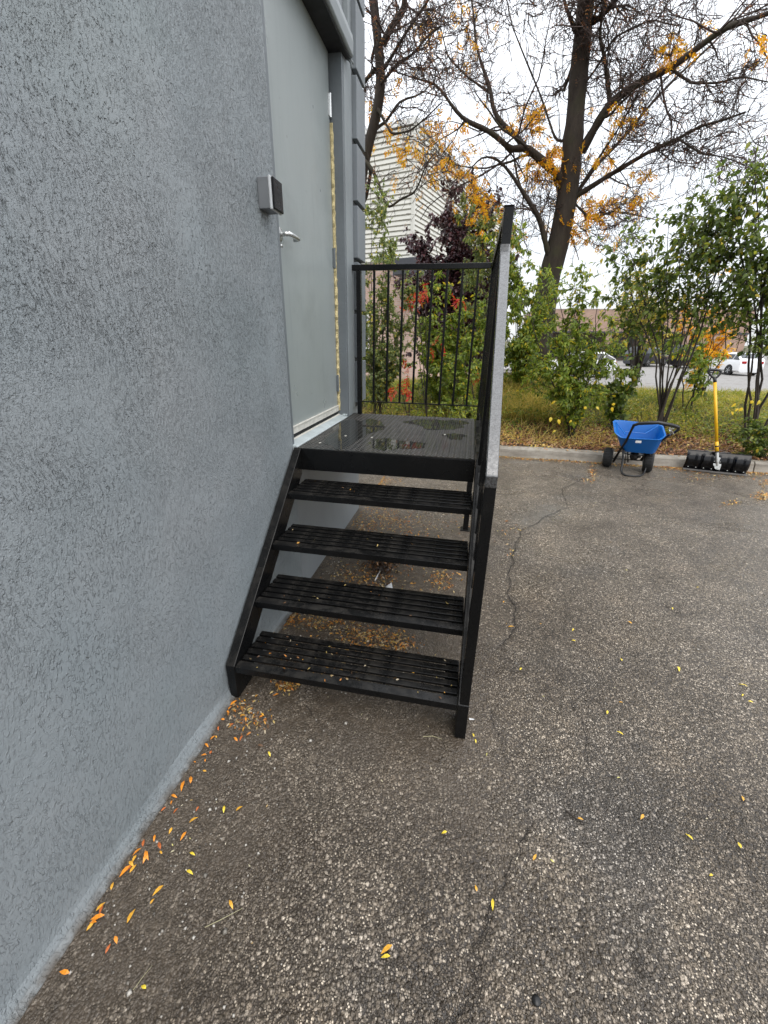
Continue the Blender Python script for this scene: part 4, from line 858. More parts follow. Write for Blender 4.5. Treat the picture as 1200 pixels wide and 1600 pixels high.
for a in [(448, 1071, 85, 10, 5), (470, 965, 110, 30, 9), (500, 975, 60, 25, 8), (560, 985, 150, 26, 14), (585, 1000, 120, 30, 10), (620, 1005, 60, 14, 8), (560, 905, 160, 22, 16), (590, 915, 120, 25, 12), (615, 880, 80, 25, 10), (690, 905, 110, 11, 13), (598, 808, 300, 22, 12), (640, 825, 130, 30, 12), (575, 830, 120, 14, 14), (590, 755, 220, 18, 6), (700, 800, 60, 26, 20), (650, 860, 80, 40, 20), (375, 1110, 40, 14, 14), (405, 1130, 22, 12, 12), (520, 1050, 40, 50, 10)]: P += patch(a[0], a[1], int(a[2]*1.9), a[3], a[4])
leaf_scatter('leaf_litter', 'golden leaflets drifted on the dirt beneath the black stairs', clampx(P), 1)
P = []
for a in [(925, 738, 110, 3, 6), (920, 751, 50, 10, 2), (1105, 748, 40, 20, 3), (1190, 775, 150, 7, 4), (1145, 787, 50, 9, 3), (1175, 741, 130, 14, 4), (1130, 740, 70, 22, 4), (1085, 738, 70, 20, 3), (1195, 755, 60, 5, 3), (1060, 733, 60, 18, 2), (790, 830, 8, 2, 20), (795, 862, 12, 4, 5), (812, 828, 10, 8, 3)]: P += patch(*a)
r_ = np.random.default_rng(8); n = 2400; xk = r_.uniform(1.2, 6.5, n); P += [np.array([x_, 5.975-abs(r_.normal())*.055, 0]) for x_ in xk]
leaf_scatter('leaf_litter', 'band of orange and brown leaflets gathered along the foot of the kerb', clampx(P), 2, (.014, .036))
n = 1500; P = np.stack([r_.uniform(0.05, 5.2, n), r_.uniform(.3, 5.95, n)**1.0, np.zeros(n)], 1); w_ = np.exp(-((P[:, 0]-.1)/.5)) + .22 + .5*(P[:, 1]/6)**2; P = P[r_.random(n) < w_]
leaf_scatter('leaf_litter', 'sparse tiny pale leaflets and seeds sprinkled over the asphalt', clampx(P), 3, (.006, .014), mat=leafmat('pale_flecks', [(0, (.5, .45, .3)), (.4, (.62, .55, .42)), (.7, (.45, .30, .12)), (.88, (.66, .6, .2))], .6, .05))
P = []
for i_ in range(4):
    for k in range((46, 14, 9, 4)[i_]):
        rr_ = random.Random(i_*500+k); P.append((rr_.choice((rr_.gauss(.45, .22), rr_.uniform(.05, .97))), YF+i_*GO+.012+.25*rr_.random(), HF+i_*RI+.0005))
P = np.array([p_ for p_ in P if .03 < p_[0] < .98]); leaf_scatter('leaf_litter', 'small wet leaflets stuck on the slats of the treads', P, 44, (.008, .02), tilt=.6)
# grit stones loose on the asphalt
r_ = np.random.default_rng(15); n = 900; G_ = np.stack([np.abs(r_.normal(size=n))*.28+.03, r_.uniform(.3, 3.6, n), np.full(n, .001)], 1)
n2 = 700; G_ = np.concatenate([G_, np.stack([r_.uniform(.3, 4.8, n2), r_.uniform(.2, 5.9, n2), np.full(n2, .001)], 1)])
base = np.array([(1, 0, 0), (0, 1, 0), (-1, 0, 0), (0, -1, 0), (0, 0, .8), (0, 0, -.4)]); bf = np.array([(0, 1, 4), (1, 2, 4), (2, 3, 4), (3, 0, 4), (1, 0, 5), (2, 1, 5), (3, 2, 5), (0, 3, 5)])
sz = r_.uniform(.0018, .0055, len(G_))*(1+.8*(r_.random(len(G_)) > .93)); an = r_.uniform(0, 6.28, len(G_)); ct, stt = np.cos(an), np.sin(an)
Vb = base[None]*r_.uniform(.6, 1.3, (len(G_), 6, 3))*sz[:, None, None]; Vr = np.stack([Vb[..., 0]*ct[:, None]-Vb[..., 1]*stt[:, None], Vb[..., 0]*stt[:, None]+Vb[..., 1]*ct[:, None], Vb[..., 2]], -1)+G_[:, None]
gm = M('grit_stone'); gm.p(Base_Color=gm.ramp(gm.attr('rnd'), [(0, (.1, .09, .08)), (.5, (.22, .2, .17)), (.85, (.5, .47, .42))]), Roughness=.5)
o = np_mesh('loose_grit', Vr.reshape(-1, 3), (bf[None]+(np.arange(len(G_))*6)[:, None, None]).reshape(-1, 3), gm.m, None, False, {'rnd': np.repeat(r_.random(len(G_)), 6)}); tag(o, 'loose grit and small stones on the asphalt near the wall', 'grit', kind='stuff')
# twig, straw, cigarette end, paper scraps, bottle cap
TW = simple('dry_twig', (.03, .022, .016), .8); STRAW = simple('pale_straw', (.36, .33, .2), .7); PAP = simple('white_paper', (.72, .73, .74), .7, var=.06)
def stick(px, r0, name, mat, label, cat):
    P = [at(u, v, z=r0+.002) for u, v in px]; q = MB(); q.tube(P, [r0]*(len(P)-1)+[r0*.5], 6); return tag(q.build(name, mat), label, cat)
stick([(884, 1266), (895, 1276), (912, 1286)], .0028, 'twig', TW, 'dark broken twig lying across the open asphalt', 'twig')
stick([(320, 1449), (345, 1437), (379, 1419)], .0011, 'straw_stalk', STRAW, 'long pale straw stalk lying on the asphalt in the foreground', 'straw')
stick([(208, 1547), (222, 1528), (238, 1508)], .0008, 'straw_stalk', STRAW, 'thin pale stalk lying in the silt near the bottom left corner', 'straw')
stick([(661, 1151), (676, 1150), (691, 1155)], .0015, 'straw_stalk', STRAW, 'short pale stalk lying in front of the right stair foot', 'straw')
stick([(478, 1102), (486, 1112), (487, 1120)], .002, 'twig', TW, 'small curved dark twig before the bottom tread', 'twig')
stick([(733, 1123.5), (741, 1124)], .004, 'cigarette_end', PAP, 'white cigarette end beside the right foot of the stairs', 'cigarette butt')
stick([(586, 907), (590, 899), (594, 892), (593, 884)], .004, 'paper_strip', PAP, 'crumpled white strip on the dark leaf clump under the stairs', 'litter')
p = at(608, 918, z=.01); q = MB(); q.add([(p[0]-.03, p[1]-.02, .003), (p[0]+.035, p[1]-.03, .004), (p[0]+.01, p[1]+.035, .03), (p[0]-.02, p[1]+.015, .012)], [(0, 1, 2), (0, 2, 3)]); tag(q.build('paper_scrap', PAP), 'white folded paper scrap on the ground under the third tread', 'litter')
p = at(838, 1563, z=.004); q = MB(); q.lathe([(.0005, .0), (.0105, .0), (.0115, .003), (.010, .006), (.0005, .007)], (p[0], p[1], .001), (0, 0, 1), 16); tag(q.build('rubber_plug', simple('black_rubber', (.01, .01, .01), .4), smooth=True), 'round black rubber plug lying on the foreground asphalt', 'litter')
p = at(785, 1555, z=0)
# dark clump of rotting leaves beneath the stairs
r_ = np.random.default_rng(33); cp = at(596, 888, z=0); n = 260; P = np.stack([cp[0]+r_.normal(size=n)*.055, cp[1]+r_.normal(size=n)*.05, np.abs(r_.normal(size=n))*.018+.004], 1)
o = leaf_scatter('wet_leaf_clump', None, P, 5, (.02, .05), mat=leafmat('rotting_leaf', [(0, (.03, .018, .012)), (.5, (.09, .045, .02)), (.85, (.25, .12, .04))], .4, .05), tilt=.8); tag(o, 'dark clump of rotting wet leaves under the middle of the stairs', 'leaf litter', kind='stuff')


# =================================================================== TREES
TWCOL = TWIG
LOC_OR = leafmat('locust_leaf_orange', [(0, (.88, .42, .015)), (.4, (.92, .56, .02)), (.78, (.82, .34, .02)), (.94, (.6, .2, .04))], .5, .55)
LOC_RD = leafmat('locust_leaf_rust', [(0, (.34, .10, .03)), (.45, (.5, .18, .05)), (.75, (.60, .30, .08))], .5, .35)
GR1 = leafmat('bright_green_leaf', [(0, (.12, .18, .03)), (.22, (.20, .28, .04)), (.52, (.29, .37, .055)), (.8, (.42, .45, .075)), (.95, (.75, .58, .05))], .4, .55)
GR2 = leafmat('dark_green_leaf', [(0, (.085, .13, .03)), (.3, (.14, .20, .04)), (.62, (.21, .27, .055)), (.88, (.34, .36, .07)), (.97, (.65, .50, .05))], .38, .58)
GR3 = leafmat('grey_green_leaf', [(0, (.15, .20, .07)), (.35, (.24, .30, .11)), (.7, (.36, .40, .15)), (.92, (.68, .56, .09))], .45, .55)
PUR = leafmat('purple_leaf', [(0, (.045, .018, .024)), (.5, (.075, .028, .036)), (.8, (.15, .06, .065))], .35, .2)
REDL = leafmat('sumac_red_leaf', [(0, (.45, .02, .02)), (.35, (.62, .035, .025)), (.6, (.55, .14, .03)), (.85, (.30, .25, .04))], .45, .4)
YELL = leafmat('big_yellow_leaf', [(0, (.82, .58, .03)), (.6, (.85, .66, .08))], .45, .4)
def resample(P, K):
    P = np.asarray(P, float); d = np.r_[0, np.cumsum(np.linalg.norm(np.diff(P, axis=0), axis=1))]; t = np.linspace(0, d[-1], K)
    return np.stack([np.interp(t, d, P[:, i]) for i in range(3)], 1)
def smooth_poly(P, K):
    P = resample(P, K)
    for _ in range(2): P[1:-1] = (P[:-2]+2*P[1:-1]+P[2:])/4
    return P
def pxline(px, y0, y1=None, jit=0, seed=0):
    y1 = y0 if y1 is None else y1; n = len(px); return np.array([at(u, v, y=y0+(y1-y0)*i/max(1, n-1)) for i, (u, v) in enumerate(px)])
def offs(P, root): return P-np.array(root.location)
def limb_obj(name, P, r0, r1, root, mat=None, K=26, sides=10, knob=.06, seed=0):
    P = smooth_poly(P, K); rr = np.random.default_rng(seed); R_ = (r0+(r1-r0)*np.linspace(0, 1, K)**.75)*(1+rr.normal(size=K)*knob); R_[0] = r0
    V, Q = tubes_np((P-np.array(root.location))[None], R_[None], sides); np_mesh(name, V, Q, mat or BARK, root, True); return P, R_
def twig_obj(root, sets, name='twigs', mat=None):
    parts = [tubes_np(P, Rd, s_) for P, Rd, s_ in sets]; V, Q = join_q(parts); V = V-np.array(root.location); o = np_mesh(name, V, Q, mat or TWCOL, root, True); o['kind'] = 'stuff'; return o
def compound_leaves(rng_, base, n_leaflet, L, ll, lw, droop=.9):
    """hanging pinnate leaves: returns base points, dirs, normals, lengths, widths"""
    N = len(base); D = unit(rng_.normal(size=(N, 3))*.7+np.array([0, 0, -droop])); X = unit(np.cross(D, rng_.normal(size=(N, 3))))
    B = []; DD = []; NN = []
    for k in range(n_leaflet):
        s_ = (k//2+1)/(n_leaflet/2); sg = 1 if k % 2 else -1
        B.append(base+D*(L*s_)[:, None]); DD.append(unit(X*sg+D*.7+rng_.normal(size=(N, 3))*.2)); NN.append(np.cross(D, X)+rng_.normal(size=(N, 3))*.3)
    return np.concatenate(B), np.concatenate(DD), np.concatenate(NN), np.tile(ll, n_leaflet), np.tile(lw, n_leaflet)
def leaf_obj(root, base, D, Nn, L, Wd, mat, rng_, name='leaves', simple_=True, rnd=None):
    V, F, k = leaves_np(base, D, Nn, L, Wd, simple_); V = V-np.array(root.location)
    o = np_mesh(name, V, F, mat, root, False, {'rnd': np.repeat(rng_.random(len(base)) if rnd is None else rnd, k)}); o['kind'] = 'stuff'; return o
def to_px(P):
    d = P-np.array([CX, 0, CZ]); D = d@_f; return 600+FPX*(d@_r)/D, 800-FPX*(d@_u)/D

def locust(root, limbs, trunk_base, seed, per=(9, 6, 5, 4), ntw=None, orange=(), n_rust=900, z_top=8.5):
    rr = np.random.default_rng(seed); L0P = []; L0R = []
    for P, R_ in limbs: 
        Pk = resample(P, 14); Rk = np.interp(np.linspace(0, 1, 14), np.linspace(0, 1, len(R_)), R_); L0P.append(Pk); L0R.append(Rk)
    A = np.stack(L0P); AR = np.stack(L0R)
    P1, R1 = spawn(rr, A, AR, per[0], .5, 9, .36, .16, 1.1, .05, .03, .7, 2.8)
    P2, R2 = spawn(rr, np.concatenate([P1, P1]), np.concatenate([R1, R1]), per[1]//2, .55, 7, .5, .2, 1.0, .1, .02, .4, 1.6)
    P3, R3 = spawn(rr, P2, R2, per[2], .55, 6, .6, .22, .95, .1, .0, .2, .8)
    P4, R4 = spawn(rr, P3, R3, per[3], .55, 4, .8, .22, .9, .1, -.04, .1, .4)
    R2 = np.clip(R2, .0058, None); R3 = np.clip(R3, .0040, None); R4 = np.clip(R4, .0029, None)
    def keep(P, R_, lo=2.9): 
        k = (P[:, :, 2].min(1) > lo) & (P[:, :, 2].max(1) < z_top) & (P[:, :, 1].min(1) > 6.2); return P[k], R_[k]
    P1, R1 = keep(P1, R1, 2.7); P2, R2 = keep(P2, R2); P3, R3 = keep(P3, R3); P4, R4 = keep(P4, R4)
    def thin(P, R_, f):
        u_, v_ = to_px(P[:, 0]); m_ = (u_ > 640) & (u_ < 800) & (v_ > 150) & (v_ < 330); k = ~m_ | (rr.random(len(P)) < f); return P[k], R_[k]
    P2, R2 = thin(P2, R2, .6); P3, R3 = thin(P3, R3, .38); P4, R4 = thin(P4, R4, .38)
    for i in range(0, len(P1)):
        if i % 1 == 0 and R1[i, 0] > .022:
            V, Q = tubes_np((P1[i]-np.array(root.location))[None], R1[i][None], 6); np_mesh('branch', V, Q, BARK, root, True)
    m = R1[:, 0] <= .022
    twig_obj(root, [(P1[m], R1[m], 5), (P2, R2, 4), (P3, R3, 3), (P4, R4, 3)])
    tips = P4[:, -1]; u, v = to_px(tips)
    w_ = np.zeros(len(tips))
    for (cu, cv, su, sv, a) in orange: w_ += min(1, a*1.5)*np.exp(-((u-cu)/su)**2-((v-cv)/sv)**2)
    sel = rr.random(len(tips)) < np.clip(w_, 0, 1); b = tips[sel]; b = np.repeat(b, 2, 0)+rr.normal(size=(len(b)*2, 3))*.05
    if len(b):
        N = len(b); B, D, Nn, L_, W_ = compound_leaves(rr, b, 12, rr.uniform(.10, .16, N), rr.uniform(.045, .065, N), rr.uniform(.018, .026, N)); leaf_obj(root, B, D, Nn, L_, W_, LOC_OR, rr, 'golden_leaves')
    s2 = rr.random(len(tips)) < n_rust/max(1, len(tips)); b = tips[s2]; N = len(b)
    if N: B, D, Nn, L_, W_ = compound_leaves(rr, b, 7, rr.uniform(.08, .16, N), rr.uniform(.022, .035, N), rr.uniform(.006, .009, N), 1.3); leaf_obj(root, B, D, Nn, L_, W_, LOC_RD, rr, 'rusty_leaves')
    return len(P4)

TB = at(836, 590, y=10.5); TB[2] = float(verge_z(np.array(TB[0]), np.array(10.5)))
TBr = thing('honey_locust_tree', 'big nearly bare locust tree with a thick dark trunk and golden leaf clusters', 'tree', tuple(TB))
tr = pxline([(828, 600), (834, 575), (846, 520), (852, 470), (858, 430), (870, 392), (879, 350), (886, 310), (891, 270), (894, 230), (898, 190), (903, 130), (908, 80), (914, 20), (920, -60), (932, -160)], 10.5, 10.3)
tP, tR = limb_obj('trunk', tr, .29, .115, TBr, K=44, sides=18, knob=.035, seed=2)
L = []
def addlimb(px, r0, r1, y0, y1, seed): L.append(limb_obj('limb', pxline(px, y0, y1), r0*.82, r1*.5, TBr, K=30, sides=9, knob=.07, seed=seed))
addlimb([(908, 238), (926, 205), (953, 160), (1000, 128), (1047, 107), (1093, 73), (1133, 42), (1167, 32), (1200, 22), (1260, -8)], .105, .06, 10.4, 9.4, 1)
addlimb([(953, 160), (949, 125), (946, 98), (937, 57), (941, 20), (948, -30)], .055, .03, 10.25, 10.0, 2)
addlimb([(898, 308), (947, 277), (987, 253), (1027, 230), (1060, 217), (1093, 197), (1130, 188), (1165, 175)], .07, .028, 10.4, 9.3, 3)
addlimb([(903, 300), (927, 263), (960, 230), (987, 200), (1010, 170), (1050, 127), (1093, 87), (1125, 58), (1160, 10)], .05, .028, 10.5, 11.3, 4)
addlimb([(908, 290), (940, 240), (967, 200), (990, 160), (1003, 130)], .034, .02, 10.3, 10.0, 5)
addlimb([(885, 287), (866, 268), (850, 253), (836, 243), (818, 225), (800, 240), (789, 225), (777, 213), (750, 197), (727, 191), (707, 167), (693, 147), (683, 128), (660, 127), (633, 117), (607, 108)], .11, .012, 10.4, 9.3, 6)
addlimb([(818, 228), (800, 205), (785, 195), (770, 172), (767, 140), (752, 100), (743, 67), (741, 33), (735, -20)], .07, .028, 10.2, 10.6, 7)
addlimb([(862, 415), (853, 383), (843, 340), (823, 310), (800, 273), (777, 247), (753, 243), (733, 267), (713, 290)], .09, .01, 10.4, 9.6, 8)
addlimb([(853, 372), (838, 335), (815, 300), (806, 265), (802, 235)], .045, .025, 10.4, 10.8, 9)
addlimb([(906, 60), (895, 38), (884, 10), (872, -40)], .06, .03, 10.3, 9.8, 10)
addlimb([(905, 140), (930, 110), (958, 60), (985, 45), (1020, 30), (1045, 38), (1062, 40)], .03, .018, 10.3, 9.6, 11)
addlimb([(895, 215), (870, 225), (845, 150), (820, 90), (800, 40), (790, -10)], .03, .018, 10.3, 10.9, 12)
addlimb([(900, 320), (925, 345), (955, 330), (990, 335), (1030, 345)], .03, .012, 10.4, 9.8, 13)
addlimb([(1060, 217), (1095, 240), (1130, 245), (1170, 260)], .024, .012, 9.7, 9.2, 14)
addlimb([(1047, 107), (1080, 130), (1120, 130), (1160, 120), (1210, 130)], .03, .014, 10.0, 9.2, 15)
addlimb([(765, 145), (730, 120), (700, 90), (690, 50), (675, 10)], .026, .014, 10.2, 9.9, 16)
L.append((tP[30:], tR[30:]))
OR = [(690, 240, 14, 18, .9), (712, 262, 14, 16, .8), (735, 235, 14, 12, .7), (700, 205, 30, 20, .3), (820, 265, 14, 14, .6), (760, 325, 22, 14, .9), (785, 380, 18, 20, .9), (930, 320, 18, 18, .6), (940, 250, 25, 18, .25), (675, 285, 12, 12, .6), (640, 235, 14, 12, .5), (862, 245, 20, 25, .9), (838, 185, 14, 18, .5), (872, 262, 14, 14, .7), (772, 372, 26, 20, 1), (752, 308, 20, 24, .8), (770, 190, 40, 28, .15), (655, 222, 12, 12, .5), (620, 262, 12, 16, .5), (670, 262, 14, 14, .4), (640, 340, 30, 30, .16), (725, 232, 12, 14, .5), (900, 350, 30, 25, .25), (1050, 85, 12, 14, .5), (1190, 70, 16, 12, .6), (690, 60, 60, 40, .05), (985, 290, 60, 30, .05), (600, 200, 30, 60, .12), (960, 180, 30, 20, .18), (1085, 75, 15, 12, .4)]
locust(TBr, L, TB, 21, (12, 6, 4, 2), orange=OR, n_rust=1500)
# left locust tree
TA = at(545, 600, y=9.2); TA[2] = float(verge_z(np.array(TA[0]), np.array(9.2)))
TAr = thing('honey_locust_tree', 'locust tree half hidden behind the corner of the grey building', 'tree', tuple(TA))
L = []
def addlimb2(px, r0, r1, y0, y1, seed, nm='limb'): L.append(limb_obj(nm, pxline(px, y0, y1), r0*.8, r1*.8, TAr, K=30, sides=10, knob=.06, seed=seed))
addlimb2([(545, 610), (549, 480), (556, 360), (563, 290), (571, 240), (587, 187), (597, 140), (595, 100), (590, 67), (588, 33), (583, 0), (575, -70)], .17, .09, 9.2, 9.0, 31, 'trunk')
addlimb2([(598, 70), (610, 45), (620, 30), (631, 15), (634, -20), (640, -60)], .075, .05, 9.05, 8.7, 32)
addlimb2([(586, 108), (570, 127), (556, 150)], .045, .03, 9, 9.3, 33)
addlimb2([(600, 107), (613, 87), (632, 55), (648, 30), (667, 5), (680, -30)], .035, .02, 9, 8.4, 34)
addlimb2([(571, 252), (580, 262), (590, 282), (600, 312), (606, 327), (627, 310), (647, 303), (656, 285), (663, 263), (668, 250), (683, 237)], .04, .012, 8.9, 8.3, 35)
addlimb2([(596, 130), (620, 100), (645, 85), (665, 60), (690, 40)], .035, .015, 9, 8.6, 36)
addlimb2([(590, 170), (612, 210), (640, 205), (665, 185), (690, 160)], .03, .012, 9, 8.5, 37)
OA = [(600, 200, 20, 25, .18), (655, 225, 12, 12, .5), (620, 265, 12, 12, .4), (645, 350, 8, 20, .35), (670, 265, 12, 14, .3), (575, 195, 8, 10, .5), (605, 150, 30, 30, .03), (635, 300, 25, 25, .1)]
locust(TAr, L, TA, 22, (7, 6, 3, 2), orange=OA, n_rust=500)

# =================================================================== SHRUBS AND SAPLINGS
def plant(name, label, cat, base, targets, mat, seed, n_leaf, leafL=(.05, .08), ratio=.5, r0=.014, per=(8, 5), lf=.35, group=None, sub=.25, extra=None, twigmat=None, bend=.12, droop=.5, tleaf=.2, lmin=.18, lmax=.8):
    base = np.array(base, float); base[2] = float(verge_z(np.array(base[0]), np.array(base[1]))) if base[1] > 6.13 and base[1] < 19 else base[2]
    root = thing(name, label, cat, tuple(base), 0, group); rr = np.random.default_rng(seed); SP = []; SR = []
    for k, t in enumerate(targets):
        t = np.array(t, float); mid = base*.5+t*.5+rr.normal(size=3)*bend*np.array([1, 1, .2])-np.array([(t-base)[0], (t-base)[1], 0])*.12; b = base+rr.normal(size=3)*np.array([.05, .05, 0]); P = smooth_poly([b, mid, t], 12); P[1:-1] += rr.normal(size=(10, 3))*.012
        R_ = np.linspace(r0, r0*.3, 12)*rr.uniform(.7, 1.15); V, Q = tubes_np((P-base)[None], R_[None], 7); np_mesh('stem', V, Q, twigmat or STEM, root, True); SP.append(P); SR.append(R_)
    A = np.stack(SP); AR = np.stack(SR)
    P1, R1 = spawn(rr, A, AR, per[0], lf, 7, .5, .2, .8, tleaf, .05, lmin, lmax); P2, R2 = spawn(rr, P1, R1, per[1], .5, 5, .6, .25, .9, .1, .0, .06, .35)
    zmin = base[2]+.04
    P1[:, :, 2] = np.maximum(P1[:, :, 2], zmin); P2[:, :, 2] = np.maximum(P2[:, :, 2], zmin)
    twig_obj(root, [(P1, np.clip(R1, .003, None), 4), (P2, np.clip(R2, .0022, None), 3)], mat=twigmat or STEM)
    allP = [P2, P1]; n_leaf = int(n_leaf*1.35); cnt = [int(n_leaf*.78), n_leaf-int(n_leaf*.78)]; B = []; D = []
    for P, c_ in zip(allP, cnt):
        i = rr.integers(0, len(P), c_); t = rr.uniform(.15, 1, c_)*(P.shape[1]-1); k = np.minimum(t.astype(int), P.shape[1]-2); f_ = (t-k)[:, None]
        B.append(P[i, k]*(1-f_)+P[i, k+1]*f_); D.append(unit(P[i, k+1]-P[i, k]))
    B = np.concatenate(B); D = np.concatenate(D); D = unit(D*.5+unit(rr.normal(size=D.shape))*.8+np.array([0, 0, -droop])); Nn = np.array([0, -.25, 1.])+rr.normal(size=D.shape)*.45
    Ls = rr.uniform(leafL[0], leafL[1], len(B)); leaf_obj(root, B, D, Nn, Ls, Ls*ratio*rr.uniform(.85, 1.15, len(B)), mat, rr, 'foliage', simple_=False)
    return root, A, P1
def big_leaves(root, pxs, y, L=.085, mat=None):
    for u, v in pxs:
        L = .078; p = at(u+rl.uniform(-5, 5), v+rl.uniform(-5, 5), y=y+rl.uniform(-.1, .1))-np.array(root.location); d = unit(np.array([rl.uniform(-1.2, 1.2), -.3, -1])); V, F, k = leaves_np(np.array([[0, 0, 0.]]), d[None], np.array([[rl.uniform(-.5, .5), -1, .4]]), [L*rl.uniform(.5, 1.1)], [L*rl.uniform(.4, .75)]); o = np_mesh('big_leaf', V, F, mat or YELL, root, False, {'rnd': np.full(len(V), rl.random())}); o.location = Vector(p)
T = lambda *px: [at(u, v, y=y) for u, v, y in px]
# broad green bush right of the handrail
g1, _, _ = plant('leafy_bush', 'bright green leafy bush with yellow lower leaves, just right of the handrail', 'shrub', at(890, 686, y=6.75), T((820, 470, 6.9), (845, 430, 7.0), (870, 455, 6.9), (895, 430, 6.8), (915, 410, 6.8), (935, 470, 6.6), (960, 520, 6.6), (860, 520, 6.5), (905, 520, 6.5), (925, 570, 6.4), (850, 570, 6.5), (870, 600, 6.4), (910, 620, 6.4), (885, 560, 7.1)), GR1, 41, 5200, (.05, .085), .45, .012, (9, 5), .3, bend=.1)
big_leaves(g1, [(862, 655), (874, 655), (866, 627), (872, 670), (893, 658), (929, 640), (921, 635), (951, 638), (960, 630)], 6.35, .085)
g2, _, _ = plant('vine_thicket', 'pale green thicket climbing beside the locust trunk, behind the handrail top', 'shrub', at(815, 600, y=8.6), T((800, 370, 8.6), (815, 400, 8.5), (795, 430, 8.5), (820, 450, 8.4), (850, 430, 8.6), (800, 480, 8.4), (835, 490, 8.3), (865, 480, 8.4), (790, 520, 8.4), (820, 530, 8.3), (805, 340, 9.2)), GR1, 42, 6200, (.06, .095), .45, .014, (9, 5), .27)
g3, _, _ = plant('green_seedling', 'low dark green maple seedling between the leafy bush and the saplings', 'shrub', at(963, 640, y=7.3), T((945, 595, 7.2), (960, 585, 7.2), (975, 600, 7.1), (990, 592, 7.2), (955, 612, 7.1), (1000, 575, 7.3)), GR2, 43, 520, (.07, .11), .7, .007, (5, 3), .3, bend=.04)
# saplings in front of the lot
g4, A4, _ = plant('multi_stem_sapling', 'multi-stemmed sapling fanning up behind the blue spreader', 'sapling', at(1035, 662, y=7.15), T((985, 395, 7.4), (1015, 375, 7.5), (1045, 345, 7.3), (1085, 345, 7.2), (1115, 310, 7.2), (1140, 350, 7.1), (1165, 310, 7.0), (975, 425, 7.3), (1185, 275, 6.9), (1065, 380, 7.0)), GR2, 44, 3100, (.06, .10), .52, .015, (13, 6), .3, tleaf=.55, bend=.05, lmax=.8)
g5, _, _ = plant('slim_sapling', 'slim dark sapling with a leafy top at the right edge of the picture', 'sapling', at(1172, 700, y=6.85), T((1180, 235, 6.9), (1150, 330, 6.9), (1205, 270, 6.8), (1225, 350, 6.8), (1165, 400, 6.9), (1200, 410, 6.8), (1235, 250, 6.9), (1250, 430, 6.7)), GR2, 45, 2900, (.06, .10), .52, .017, (10, 6), .28, tleaf=.45, bend=.08)
big_leaves(g5, [(1150, 630), (1172, 628), (1187, 622), (1158, 638), (1140, 645), (1165, 640)], 6.6, .085)
g6, _, _ = plant('low_groundcover_shrub', 'low dark green shrub spilling over the kerb at the far right', 'shrub', at(1195, 700, y=6.35), T((1165, 672, 6.3), (1180, 655, 6.4), (1200, 660, 6.3), (1220, 665, 6.3), (1190, 690, 6.25), (1175, 695, 6.2)), GR2, 46, 900, (.04, .065), .6, .006, (6, 4), .3, bend=.03)
g5b, _, _ = plant('understory_shrub', 'leafy shrub filling in under the saplings before the parking lot', 'shrub', at(1075, 640, y=8.4), T((1070, 500, 8.3), (1090, 480, 8.4), (1125, 500, 8.3), (1140, 520, 8.3)), GR1, 47, 600, (.06, .10), .5, .012, (8, 4), .25)
g5c, _, _ = plant('golden_sapling', 'sapling with golden autumn leaves glowing between the green saplings', 'sapling', at(1100, 610, y=9.4), T((1075, 480, 9.4), (1095, 470, 9.4), (1115, 490, 9.3), (1140, 500, 9.3), (1130, 470, 9.4), (1150, 512, 9.2), (1060, 500, 9.4), (1120, 440, 9.4)), leafmat('golden_leaf', [(0, (.88, .46, .02)), (.6, (.92, .62, .03)), (.9, (.35, .36, .04))], .45, .55), 48, 1700, (.06, .095), .32, .012, (6, 4), .2)
# thicket behind the railing
plant('willowy_shrub', 'tall grey-green small-leaved shrub beside the building corner, behind the railing', 'shrub', at(590, 655, y=7.2), T((580, 350, 7.3), (600, 330, 7.3), (615, 380, 7.2), (628, 420, 7.2), (575, 430, 7.2), (598, 460, 7.1), (622, 500, 7.1), (585, 520, 7.0), (640, 470, 7.2), (605, 560, 7.0), (565, 480, 7.2), (635, 560, 7.0)), GR3, 51, 10500, (.04, .068), .5, .010, (12, 5), .24, bend=.07)
plant('leafy_shrub', 'dense green shrub in the middle of the view through the railing', 'shrub', at(690, 655, y=7.9), T((650, 440, 8.0), (670, 430, 8.0), (700, 425, 7.9), (730, 430, 7.9), (760, 440, 7.8), (655, 500, 7.8), (690, 500, 7.8), (720, 490, 7.7), (750, 510, 7.7), (670, 560, 7.6), (710, 560, 7.6), (745, 570, 7.5), (690, 600, 7.4), (655, 590, 7.5), (770, 480, 7.8)), GR1, 52, 9500, (.05, .085), .5, .011, (9, 5), .22)
plant('leafy_shrub', 'looser green shrub low behind the right half of the railing', 'shrub', at(735, 650, y=7.0), T((700, 560, 7.0), (725, 540, 7.0), (745, 560, 6.9), (715, 600, 6.9), (755, 600, 6.9), (690, 590, 7.0), (735, 620, 6.8), (765, 545, 7.0)), GR1, 53, 2300, (.05, .08), .55, .008, (7, 4), .26)
plant('yellowing_shrub', 'low lime-yellow shrub at the foot of the railing view', 'shrub', at(730, 660, y=6.55), T((690, 640, 6.6), (710, 630, 6.5), (735, 628, 6.5), (755, 640, 6.5), (720, 648, 6.4), (600, 640, 6.7), (630, 642, 6.6), (580, 645, 6.7)), leafmat('lime_leaf', [(0, (.25, .30, .03)), (.5, (.42, .42, .04)), (.8, (.12, .18, .03))], .45, .4), 54, 1300, (.03, .05), .45, .006, (7, 4), .25)
plant('green_bush', 'green and yellow bush tall above the railing, left of the handrail top', 'shrub', at(760, 620, y=9.7), T((725, 330, 9.8), (745, 345, 9.7), (765, 330, 9.7), (780, 360, 9.6), (735, 390, 9.6), (760, 400, 9.5), (785, 410, 9.4), (775, 320, 9.9)), GR3, 55, 3300, (.06, .09), .5, .012, (8, 5), .2)
